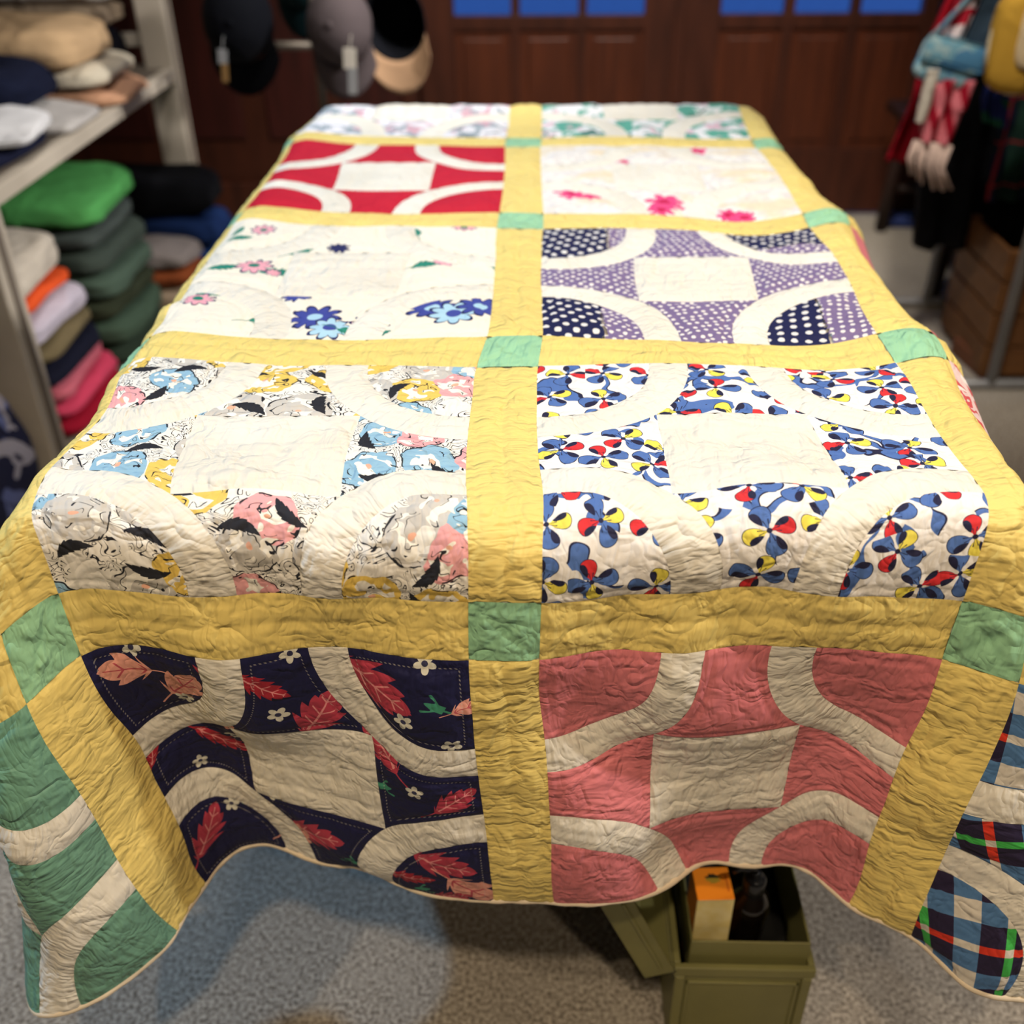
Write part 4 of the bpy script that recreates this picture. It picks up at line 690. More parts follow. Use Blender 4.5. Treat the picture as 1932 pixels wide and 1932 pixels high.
-1011,50,52,54,56,58,57,56,53,53,51,50,51,52,54,50,35,14,-1,-4,-1,1,2,1,-2,-2,-2,-1,0,0,-1,0,0,0,0,0,0,0,0,1,0,0,1,-1,0,-1,0,-1,0,0,0,0,0,1,0,1,1,0,-1,-2,-3,-5,-6,-8,-13,-18,-26,-34,-39,-45,-48,-51,-51,-52,-50,-50,-50,-49,-49,-49,-50,-49,-50,-50,-50,
-995,50,52,54,56,58,58,55,54,52,53,53,55,56,58,55,44,22,3,-4,-2,1,3,1,-2,-2,-2,-1,-1,0,0,-1,0,0,0,0,0,0,1,0,1,0,0,0,-1,-1,0,-1,0,0,0,0,0,0,2,1,1,-1,-1,-3,-3,-4,-6,-9,-12,-19,-30,-39,-45,-50,-52,-52,-53,-51,-51,-50,-50,-51,-50,-51,-50,-51,-52,-51,-52,
-981,51,53,55,58,58,57,56,52,52,52,56,58,62,62,59,50,30,8,-3,-2,1,4,2,-2,-3,-3,-1,1,0,-1,0,0,0,-1,0,1,0,0,0,1,1,1,-1,-1,-1,-1,0,-1,0,0,0,0,0,2,2,1,0,-3,-3,-3,-3,-5,-8,-11,-22,-37,-46,-52,-54,-54,-53,-53,-52,-51,-52,-51,-52,-52,-52,-53,-52,-53,-54,-53,
-969,52,55,57,59,58,57,55,52,50,52,56,61,65,64,62,53,35,12,14,0,0,0,0,0,0,-15,0,2,1,-2,14,-15,0,0,0,0,0,0,1,2,2,1,-1,-3,-2,-1,0,-1,0,-1,0,0,1,3,4,1,-2,-3,-4,-2,-2,-3,-4,-9,-23,-45,-55,-57,-56,-55,-54,-54,-53,-52,-53,-54,-53,-54,-53,-54,-54,-55,-54,-54,
-959,53,55,58,60,59,56,55,51,50,51,56,60,65,63,60,52,39,16,0,0,0,4,4,1,-3,-2,1,2,0,-2,-1,-1,0,0,0,0,0,1,1,3,2,1,-1,-3,-3,-1,-1,0,-1,0,0,0,1,3,4,1,-2,-3,-4,-1,0,0,0,0,-25,-48,-60,-60,-58,-55,-55,-54,-55,-54,-55,-54,-55,-55,-55,-55,-55,-55,-56,-55,
-950,54,55,57,59,59,57,53,51,50,51,54,59,63,61,57,51,41,21,4,-4,0,4,5,-1,-4,-2,1,1,0,-1,-2,0,0,0,0,0,1,0,1,1,2,1,-1,-2,-2,-1,0,-1,0,0,1,0,0,2,2,0,-1,-2,-2,0,1,1,3,-1,-17,-46,-60,-61,-57,-56,-55,-55,-56,-55,-56,-56,-56,-56,-55,-56,-56,-55,-56,-56,
-943,54,55,57,58,58,56,53,48,49,52,54,58,62,60,56,49,41,23,7,-2,-3,4,3,-1,-4,-1,0,0,0,0,-1,0,0,0,0,1,1,0,-1,1,0,1,-1,-1,-1,0,0,0,0,0,1,0,0,0,1,0,-1,-1,0,0,1,3,3,0,-15,-41,-58,-60,-58,-56,-56,-56,-56,-57,-56,-56,-56,-56,-57,-56,-55,-56,-56,-56,
-940,55,55,56,57,57,56,51,47,48,52,55,58,62,60,55,49,40,24,8,-3,-2,1,2,0,-2,0,0,0,0,-1,0,1,0,0,0,1,2,-1,-2,0,0,0,0,0,0,0,0,0,0,1,1,0,-1,-1,0,0,0,0,0,0,1,4,3,0,-13,-38,-55,-60,-57,-57,-57,-56,-57,-57,-56,-57,-56,-56,-56,-56,-56,-56,-56,-55,
-940,56,55,55,56,57,56,51,47,48,52,56,59,62,60,56,50,40,24,8,-5,-3,0,0,1,0,-1,0,0,0,0,0,0,0,0,0,2,1,-1,-2,0,0,0,0,0,0,0,0,0,0,1,2,-1,-1,-1,0,0,0,0,0,0,2,3,4,0,-9,-38,-54,-58,-58,-57,-57,-57,-57,-56,-57,-56,-57,-56,-56,-56,-56,-56,-55,-56,
-935,52,54,55,56,57,55,53,48,50,52,56,60,62,60,55,51,42,23,6,-7,-5,0,0,1,0,-1,0,0,0,0,0,0,0,0,0,1,1,-1,-1,0,0,0,0,0,0,0,0,0,0,1,1,-1,-1,0,0,0,0,0,0,0,2,3,4,0,-9,-36,-52,-57,-58,-57,-57,-57,-57,-56,-57,-56,-57,-56,-56,-56,-56,-56,-55,-56,
-928,48,52,55,56,56,56,54,50,51,54,56,59,60,58,56,50,40,20,4,-5,-2,0,0,1,0,0,-1,0,0,0,0,0,0,0,0,1,2,-2,-1,0,0,0,0,0,0,0,0,0,0,1,1,-1,-1,0,0,0,0,0,0,0,2,3,5,0,-10,-34,-51,-58,-57,-57,-57,-56,-57,-56,-57,-56,-57,-56,-56,-56,-56,-56,-56,-55,
-928,47,52,56,56,57,56,54,53,52,54,57,58,58,56,55,49,36,17,5,0,0,0,0,1,0,0,-1,0,0,0,0,0,0,0,1,1,2,-2,-2,0,0,0,0,0,0,0,0,0,0,1,2,-1,-1,-1,0,0,0,0,0,0,2,3,5,0,-10,-33,-51,-57,-57,-57,-57,-57,-56,-57,-56,-56,-57,-56,-56,-56,-56,-56,-56,-55,
-933,50,54,56,57,57,57,55,53,54,54,57,58,57,56,53,49,36,17,3,0,0,0,0,1,0,-1,0,0,0,0,0,0,0,0,1,1,2,-2,-2,0,0,0,0,0,0,0,0,0,0,1,2,-1,-1,-1,0,0,0,0,0,0,2,4,5,0,-11,-32,-51,-57,-58,-57,-56,-57,-57,-56,-57,-56,-56,-57,-56,-56,-56,-56,-55,-56,
-934,53,54,56,57,57,57,56,55,54,54,57,57,57,56,54,50,39,19,2,-6,-4,0,0,0,0,0,0,0,0,0,0,0,0,0,0,1,1,-1,-1,0,0,0,0,0,0,0,0,0,0,0,1,0,-1,0,0,0,0,0,0,0,2,4,5,0,-11,-32,-50,-58,-57,-57,-57,-57,-57,-57,-56,-57,-56,-56,-56,-56,-56,-56,-56,-56,
-932,54,55,56,56,58,57,56,55,54,54,56,58,57,56,55,52,39,18,-1,-7,-6,0,0,0,0,0,0,1,0,-1,0,0,0,0,0,0,0,0,0,0,0,0,1,-1,0,0,0,0,0,0,0,0,0,0,0,0,0,0,0,0,2,4,5,0,-11,-31,-51,-57,-58,-57,-57,-57,-57,-57,-57,-56,-57,-56,-56,-57,-56,-56,-55,-56,
-928,54,55,56,57,57,56,57,54,54,55,55,57,58,57,56,52,37,12,-3,-6,-2,0,1,-1,0,0,0,2,0,-1,-1,0,0,0,0,0,0,0,0,0,0,1,0,0,-1,0,0,0,0,0,0,0,0,0,0,0,0,0,0,0,2,4,6,0,-12,-31,-50,-58,-58,-57,-57,-57,-57,-57,-57,-56,-57,-56,-57,-56,-56,-56,-56,-56,
-925,54,55,56,57,57,56,56,54,54,54,55,57,58,58,57,52,34,9,-4,-4,0,0,1,-1,0,0,1,2,1,-2,-2,0,0,0,0,0,0,0,0,0,0,1,1,-1,-1,0,0,0,0,0,0,0,0,0,0,0,0,0,0,0,2,4,6,0,-12,-31,-50,-58,-58,-57,-57,-57,-57,-57,-57,-56,-57,-56,-57,-56,-56,-56,-56,-56,
-922,53,55,57,57,56,56,55,54,53,53,55,56,58,58,58,51,33,10,-1,-4,-1,0,0,0,0,0,1,2,1,-2,-2,0,0,0,0,0,0,0,0,0,0,0,1,-1,0,0,0,0,0,0,0,0,0,0,0,0,0,0,0,0,2,4,6,0,-12,-31,-50,-58,-58,-57,-57,-57,-57,-57,-57,-56,-57,-56,-57,-56,-56,-56,-56,-56,
-922,54,55,56,57,57,55,54,53,52,53,55,55,58,59,56,52,35,14,1,-7,-2,0,0,0,0,0,1,2,1,-2,-2,0,0,0,0,0,0,0,0,0,0,0,0,0,0,0,0,0,0,0,0,0,0,0,0,0,0,0,0,0,2,4,6,0,-12,-31,-50,-58,-58,-57,-57,-57,-57,-57,-57,-56,-57,-56,-57,-56,-56,-56,-56,-56,
-922,53,55,56,57,56,54,53,52,53,53,55,57,58,58,56,51,39,18,1,-9,-4,0,0,0,1,-1,0,1,0,-1,0,0,0,0,0,0,0,0,0,0,0,0,0,0,0,0,0,0,0,0,0,0,0,0,0,0,0,0,0,0,2,4,6,0,-12,-31,-50,-58,-58,-57,-57,-57,-57,-57,-57,-56,-57,-56,-57,-56,-56,-56,-56,-56,
-922,52,54,55,56,56,54,53,52,53,54,55,58,60,58,55,50,39,17,2,-9,-2,0,0,1,0,0,-1,0,0,0,0,0,0,0,0,0,0,0,0,0,0,0,0,0,0,0,0,0,0,0,0,0,0,0,0,0,0,0,0,0,2,4,6,0,-12,-31,-51,-57,-58,-57,-57,-57,-57,-57,-57,-56,-57,-56,-57,-56,-56,-56,-56,-55,
-919,49,52,54,55,56,55,54,52,52,54,56,59,61,59,55,49,35,15,1,-4,0,0,0,1,0,0,-1,0,0,0,0,0,0,0,0,0,0,0,0,0,0,0,0,0,0,0,0,0,0,0,0,0,0,0,0,0,0,0,0,0,2,4,5,0,-11,-31,-51,-57,-58,-57,-57,-57,-57,-57,-56,-57,-56,-57,-56,-56,-56,-56,-56,-55,
-914,46,50,52,55,56,57,54,51,52,54,57,60,63,60,56,49,34,15,0,-7,0,0,0,2,0,-1,-1,0,0,0,0,0,0,0,0,0,0,0,0,0,0,0,0,0,0,0,0,0,0,0,0,0,0,0,0,0,0,0,0,0,2,4,5,0,-11,-32,-50,-58,-57,-57,-57,-57,-57,-56,-57,-56,-56,-57,-56,-56,-56,-56,-55,-56,
-917,48,51,52,55,56,57,54,52,51,54,58,61,64,63,56,50,37,17,-1,-12,-6,0,0,2,0,-1,-1,0,0,0,0,0,0,0,0,0,0,0,0,0,0,0,0,0,0,0,0,0,0,0,0,0,0,0,0,0,0,0,0,0,2,4,5,0,-11,-33,-50,-57,-58,-57,-56,-57,-57,-56,-57,-56,-56,-57,-56,-56,-56,-56,-55,-56,
-925,51,53,54,54,57,57,54,52,52,54,58,61,64,63,57,50,38,19,-1,-14,-8,0,0,2,-1,0,-1,0,0,0,0,0,0,0,0,0,0,0,0,0,0,0,0,0,0,0,0,0,0,0,0,0,0,0,0,0,0,0,0,0,2,4,4,0,-10,-33,-51,-58,-57,-57,-57,-56,-57,-56,-57,-56,-57,-56,-56,-56,-56,-56,-56,-55,
-932,53,54,54,56,57,58,55,51,52,54,57,60,62,61,57,50,39,19,0,-11,-6,0,0,2,-1,0,-1,0,0,0,0,0,0,0,0,0,0,0,0,0,0,0,0,0,0,0,0,0,0,0,0,0,0,0,0,0,0,0,0,0,2,4,4,0,-10,-35,-51,-58,-57,-57,-57,-57,-57,-56,-57,-56,-57,-56,-56,-56,-56,-56,-56,-55,
-938,54,54,55,56,58,59,55,53,51,54,56,58,61,61,57,50,39,20,2,-11,-4,0,0,1,0,0,-1,0,0,0,0,0,0,0,0,0,0,0,0,0,0,0,0,0,0,0,0,0,0,0,0,0,0,0,0,0,0,0,0,1,1,4,4,0,-10,-36,-53,-58,-58,-57,-57,-57,-57,-56,-57,-57,-56,-56,-56,-56,-56,-56,-56,-56,
-941,53,53,55,57,59,58,57,54,52,53,55,57,61,61,57,52,41,22,2,-11,-7,0,0,2,-1,-1,0,0,0,0,0,0,0,0,0,0,0,0,0,0,0,0,0,0,0,0,0,0,0,0,0,1,0,-1,0,0,0,0,1,1,1,4,4,-1,-10,-39,-55,-58,-58,-57,-57,-57,-57,-56,-57,-56,-57,-56,-56,-56,-56,-56,-56,-55,
-947,53,54,55,57,58,58,57,55,54,53,54,57,61,61,57,54,43,22,2,-11,-7,0,1,2,0,-2,-1,0,1,1,1,0,0,0,0,0,0,0,0,-1,-1,0,0,1,1,1,0,0,0,0,0,0,-1,0,-2,-1,1,0,2,1,2,3,3,-1,-11,-43,-57,-60,-57,-57,-56,-56,-57,-57,-56,-56,-57,-56,-56,-56,-56,-56,-56,-55,
-952,53,54,55,56,58,57,57,56,54,54,55,57,60,61,60,55,43,20,0,-9,-4,0,3,4,0,-3,-1,1,2,1,1,1,-1,0,0,0,1,0,-1,-1,-2,-1,0,2,2,1,0,0,0,0,0,0,-1,-2,-3,-1,0,1,2,2,2,3,2,-3,-17,-43,-60,-60,-58,-55,-56,-56,-56,-56,-56,-56,-56,-56,-56,-56,-56,-56,-55,-56,
-955,54,54,55,56,57,56,56,55,54,54,56,57,60,61,61,57,42,17,-1,-5,-1,1,3,4,1,-1,0,3,1,-2,-1,0,0,0,0,0,0,0,0,0,-1,0,-1,0,1,1,1,0,-1,0,0,0,0,-2,-3,-2,0,1,2,2,1,0,1,-5,-19,-46,-61,-61,-57,-56,-55,-55,-55,-55,-55,-55,-56,-55,-55,-56,-55,-56,-55,-55,
-955,54,55,56,56,55,54,54,54,54,54,55,57,58,59,60,55,38,27,0,0,0,0,0,0,0,3,4,3,-2,-8,0,0,0,0,0,0,0,0,0,0,1,1,-1,-4,-3,-1,0,7,0,0,0,0,0,0,0,0,0,0,0,0,0,0,-14,-7,-22,-44,-57,-58,-58,-55,-55,-54,-54,-53,-54,-54,-54,-55,-54,-54,-55,-55,-54,-55,
-954,54,55,56,55,54,52,52,53,53,53,55,55,56,56,55,45,30,13,3,2,2,2,2,3,5,8,7,3,-4,-12,-9,-3,-1,0,-1,0,1,0,3,6,6,2,-2,-7,-6,-3,0,0,0,-1,0,0,-1,0,-1,0,0,-1,-1,-1,-2,-4,-5,-10,-20,-37,-48,-53,-55,-55,-55,-53,-52,-53,-52,-52,-53,-53,-53,-53,-53,-54,-53,-54,
-959,56,55,55,54,53,51,50,51,53,53,53,55,55,52,44,32,20,9,5,4,4,3,3,3,5,7,6,2,-3,-10,-9,-4,-1,-1,0,0,0,1,3,5,5,2,-2,-6,-6,-3,-1,-1,0,-1,0,-1,0,0,-1,0,0,-1,-1,-2,-4,-5,-8,-10,-18,-29,-40,-46,-52,-53,-53,-53,-52,-52,-51,-51,-51,-51,-52,-51,-52,-52,-53,-52,
-966,55,56,54,53,52,49,49,50,52,53,54,55,51,44,31,20,12,8,7,5,6,4,3,3,4,6,3,1,-2,-7,-7,-3,-2,-1,-1,0,1,1,2,3,4,1,-1,-5,-4,-3,-1,-1,-1,-1,0,-1,0,-1,0,0,0,-1,-1,-3,-4,-6,-8,-11,-16,-26,-32,-40,-46,-50,-52,-52,-52,-51,-51,-50,-50,-50,-50,-50,-51,-50,-51,-51,
-977,55,54,54,53,50,49,48,50,52,54,54,52,44,32,20,13,12,8,7,5,4,4,4,4,3,4,3,0,-2,-5,-5,-4,-2,-1,-1,0,0,1,2,3,2,1,-1,-3,-4,-2,-2,-1,-1,-1,0,-1,0,-1,0,0,0,-1,-1,-2,-4,-5,-8,-11,-17,-24,-29,-35,-40,-45,-49,-51,-51,-51,-51,-50,-49,-49,-49,-49,-50,-49,-49,-50,
-991,53,54,53,52,49,48,49,52,53,54,52,45,33,21,15,13,12,9,6,3,2,3,4,4,4,3,2,0,-2,-4,-5,-4,-2,-1,-1,0,1,1,1,2,2,1,-1,-2,-3,-3,-2,-1,-1,-1,0,-1,0,-1,0,0,0,0,-2,-2,-3,-4,-6,-11,-18,-23,-28,-31,-36,-41,-45,-47,-50,-51,-50,-50,-49,-49,-49,-48,-49,-48,-48,-49,
-1011,54,53,53,50,49,50,51,52,54,52,46,35,23,15,13,14,12,9,5,2,1,2,3,4,4,3,2,0,-2,-4,-4,-4,-2,-2,0,0,0,1,2,2,1,1,-1,-2,-3,-2,-2,-2,-1,0,-1,-1,0,0,-1,0,1,-1,-1,-3,-3,-2,-5,-11,-17,-23,-27,-30,-32,-37,-40,-45,-47,-49,-49,-50,-50,-49,-49,-48,-47,-48,-48,-47,
-1030,52,52,52,51,50,51,52,53,52,47,37,24,16,13,14,14,12,8,4,1,1,1,4,4,4,2,1,0,-1,-3,-4,-4,-3,-1,-1,0,1,0,2,2,1,0,-1,-1,-3,-2,-2,-1,-1,-1,-1,0,-1,0,0,0,0,0,-2,-3,-2,-2,-4,-9,-16,-22,-27,-29,-31,-34,-37,-41,-44,-46,-48,-49,-49,-50,-48,-49,-47,-48,-47,-46,
-1043,46,50,51,51,52,52,52,52,47,39,27,16,12,14,15,14,10,8,3,2,0,1,3,4,4,3,1,-1,-1,-2,-4,-4,-3,-2,0,0,0,1,1,2,1,0,0,-2,-2,-3,-1,-2,-1,-1,-1,0,-1,0,0,1,0,-1,-2,-2,-3,-1,-3,-8,-15,-20,-26,-29,-31,-31,-35,-37,-41,-43,-46,-48,-48,-49,-49,-48,-48,-48,-47,-46,
-1053,39,46,51,52,52,52,51,48,41,29,18,12,12,14,15,14,10,6,4,1,0,1,3,4,3,3,1,-1,-1,-2,-3,-4,-3,-2,-1,0,1,0,2,1,1,0,0,-2,-2,-2,-2,-1,-1,-1,-1,-1,0,-1,1,0,1,-1,-2,-3,-2,-1,-3,-6,-13,-19,-25,-28,-30,-32,-32,-35,-38,-40,-44,-45,-47,-48,-48,-49,-48,-48,-47,-47,
-1076,39,47,52,53,51,51,48,42,32,21,13,10,12,15,15,13,10,6,3,1,0,1,3,4,3,3,0,0,-1,-2,-3,-3,-4,-2,-1,0,0,1,1,2,0,1,-1,-1,-2,-2,-2,-2,-1,-1,-1,0,-1,0,0,1,0,-1,-2,-2,-2,-1,-2,-6,-11,-17,-23,-28,-30,-31,-31,-33,-35,-38,-41,-43,-45,-47,-47,-48,-49,-48,-47,-47,
-1100,39,49,54,52,50,47,43,36,24,15,9,10,13,15,15,13,9,6,2,1,0,1,3,3,4,2,1,-1,-1,-1,-3,-3,-4,-2,-1,0,0,1,1,1,1,0,0,-2,-2,-2,-2,-1,-1,-1,-1,-1,0,0,0,1,0,-1,-2,-3,-1,-1,-1,-5,-10,-15,-22,-26,-30,-30,-32,-31,-34,-35,-39,-40,-43,-45,-46,-47,-48,-48,-47,-48,
-1110,31,47,53,52,47,42,38,27,17,11,8,10,14,15,15,12,9,5,3,0,0,1,3,3,4,2,1,-1,-1,-2,-2,-3,-3,-3,-1,-1,1,1,1,1,1,0,-1,-1,-2,-2,-2,-2,-1,-1,0,-1,-1,0,1,1,0,-1,-2,-3,-1,-1,-1,-3,-9,-14,-20,-25,-28,-31,-31,-31,-32,-34,-36,-38,-40,-43,-44,-46,-47,-47,-48,-48,
-1103,13,38,53,50,42,37,31,19,11,8,9,11,14,15,15,12,8,5,2,0,0,1,3,3,4,2,1,-1,-1,-2,-2,-2,-4,-2,-2,0,0,1,1,1,0,0,0,-1,-2,-2,-2,-2,-1,-1,-1,0,-1,0,1,1,0,-1,-3,-2,-1,-1,0,-3,-7,-12,-19,-23,-28,-30,-31,-31,-31,-33,-33,-36,-39,-40,-42,-44,-46,-47,-47,-47,)
)
GRID = np.cumsum(np.array([STEP_X, STEP_Y, STEP_Z], float).reshape(3, NU, NV), axis=2).transpose(1, 2, 0) / 2000.0
UA, UB, VA, VB = -1.86, 2.0, -1.86, 4.0
PITCH = 0.4
SASH, BLK = 0.14, 0.86
GP = np.pad(GRID, ((2, 2), (2, 2), (0, 0)), mode='reflect', reflect_type='odd')

def _cr(t):
    t2, t3 = t * t, t * t * t
    return (-.5 * t + t2 - .5 * t3, 1 - 2.5 * t2 + 1.5 * t3, .5 * t + 2 * t2 - 1.5 * t3, -.5 * t2 + .5 * t3)
def surf0(u, v):
    """the draped cloth: grid of settled points, bicubic between them"""
    fu = (np.asarray(u) - UA) / (UB - UA) * (NU - 1); fv = (np.asarray(v) - VA) / (VB - VA) * (NV - 1)
    iu = np.clip(np.floor(fu).astype(int), 0, NU - 2); iv = np.clip(np.floor(fv).astype(int), 0, NV - 2)
    wu, wv = _cr(fu - iu), _cr(fv - iv)
    out = 0
    for a in range(4):
        for b in range(4):
            out = out + (wu[a] * wv[b])[..., None] * GP[iu + a + 1, iv + b + 1]
    return out
def surf(u, v):
    e = .012
    p = surf0(u, v)
    du = surf0(u + e, v) - surf0(u - e, v); dv = surf0(u, v + e) - surf0(u, v - e)
    n = np.cross(du, dv); n /= np.maximum(np.linalg.norm(n, axis=-1, keepdims=True), 1e-9)
    p = p + np.array([0, 0, ZT])
    return p, n

quilt = empty('patchwork_quilt', (.04, .4, ZT))
tag(quilt, 'old patchwork quilt with yellow sashing and arc blocks draped over the table', 'quilt')
QL = Vector((.04, .4, ZT))

def piece(name, parent, origin, U, Vv, S, T, E, PX, PY, mat, hfun=None, off=0.0, keep=None):
    """one patch of cloth as a mesh grid; U,V quilt coordinates, S,T metres along and across, E distance to the seam"""
    p, nrm = surf(U, Vv)
    h = 0.0030 * (1 - np.exp(-E / .0075)) + off
    # soft puckers drawn by the stitching
    h = h + (vnoise(S * 62 + 3.1 * U, T * 26 + 7.7 * Vv, 3) - .5) * .0022 * (1 - np.exp(-E / .006))
    h = h + (vnoise(U * 9, Vv * 9, 5) - .5) * .0022
    if hfun is not None: h = h + hfun(S, T, E)
    P3 = p + nrm * h[..., None] - np.array(origin)
    n, m = U.shape
    idx = np.arange(n * m).reshape(n, m)
    q = np.stack([idx[:-1, :-1], idx[1:, :-1], idx[1:, 1:], idx[:-1, 1:]], -1).reshape(-1, 4)
    du = U[1:, :-1] - U[:-1, :-1]; dv = Vv[1:, :-1] - Vv[:-1, :-1]
    eu = U[:-1, 1:] - U[:-1, :-1]; ev = Vv[:-1, 1:] - Vv[:-1, :-1]
    if (du * ev - dv * eu).sum() < 0: q = q[:, ::-1]
    if keep is not None:                          # a patch cut in two: keep the faces on one side
        q = q[keep.reshape(-1)[q].mean(1) > .5]
        used, inv = np.unique(q, return_inverse=True); q = inv.reshape(-1, 4)
        P3 = P3.reshape(-1, 3)[used]; PX, PY, S, T, E = (a_.reshape(-1)[used] for a_ in (PX, PY, S, T, E))
        n, m = len(used), 1
    me = bpy.data.meshes.new(name)
    nf = len(q)
    me.vertices.add(n * m); me.vertices.foreach_set('co', P3.reshape(-1))
    me.loops.add(nf * 4); me.loops.foreach_set('vertex_index', q.reshape(-1).astype(np.int32))
    me.polygons.add(nf); me.polygons.foreach_set('loop_start', np.arange(nf, dtype=np.int32) * 4)
    me.polygons.foreach_set('use_smooth', np.ones(nf, bool))
    li = q.reshape(-1)
    for lname, A, B in (('print', PX, PY), ('grain', S, T)):
        uvl = me.uv_layers.new(name=lname)
        uvl.data.foreach_set('uv', np.stack([A.reshape(-1)[li], B.reshape(-1)[li]], -1).reshape(-1).astype(np.float32))
    at = me.attributes.new('edge', 'FLOAT', 'POINT'); at.data.foreach_set('value', E.reshape(-1).astype(np.float32))
    me.update(calc_edges=True)
    me.materials.append(mat)
    o = bpy.data.objects.new(name, me); COL.objects.link(o); o.parent = parent
    return o

def groove(d, depth, w=.0030): return -depth * np.exp(-(d / w) ** 2)

def res_for(u, v):
    if v > 2.95: return .014
    if u < -1.02 or u > 1.16:
        return .0042 if v < -.9 else .013
    if v < .9: return .0032
    return .0050
def lin(n): return np.linspace(0, 1, max(4, int(n) + 1))

def rect_piece(name, parent, origin, u0, u1, v0, v1, mat, hf, along='u', px=None, rs=None, seed=0):
    rs = rs or res_for((u0 + u1) / 2, (v0 + v1) / 2)
    a = lin((u1 - u0) * PITCH / rs); b = lin((v1 - v0) * PITCH / rs)
    A, B = np.meshgrid(a, b, indexing='ij')
    U = u0 + (u1 - u0) * A; Vv = v0 + (v1 - v0) * B
    Lu, Lv = (u1 - u0) * PITCH, (v1 - v0) * PITCH
    su, tv = A * Lu, B * Lv
    E = np.minimum(np.minimum(su, Lu - su), np.minimum(tv, Lv - tv))
    S, T = (su, tv) if along == 'u' else (tv, su)
    hfun = (lambda S, T, E: hf(S, T, E, Lu if along == 'u' else Lv, Lv if along == 'u' else Lu)) if hf else None
    PX, PY = px(U, Vv) if px else (U, Vv)
    return piece(name, parent, origin, U, Vv, S + seed * .7, T + seed * .37, E, PX, PY, mat, (lambda s, t, e: hfun(s - seed * .7, t - seed * .37, e)) if hf else None)

def h_sash(S, T, E, L, W):
    return groove(T - W / 2, .0020) + groove(T - .007, .0012, .0022) + groove(W - T - .007, .0012, .0022) \
        + groove(np.abs(((S / .030) % 1) - .5) * .030, .0009, .0028) * (vnoise(S * 33, T * 40, 9) > .35)
def h_corner(S, T, E, L, W):
    a, b = S / L, T / W
    return groove((a - b) * .04, .0024, .0032) + groove((a + b - 1) * .04, .0024, .0032) + groove(E - .006, .0009, .0022)
def h_center(S, T, E, L, W):
    h = 0
    for k in range(1, 5): h = h + groove(S - L * k / 5, .0013, .0026) + groove(T - W * k / 5, .0011, .0026)
    return h
def h_outline(S, T, E): return groove(E - .0085, .0017, .0026)
def h_arc(L, W):
    return lambda S, T, E: groove(T - W * .5, .0012, .0026) + groove(E - .006, .0007, .002) + groove(np.abs(((S / .026) % 1) - .5) * .026, .0009, .0026)

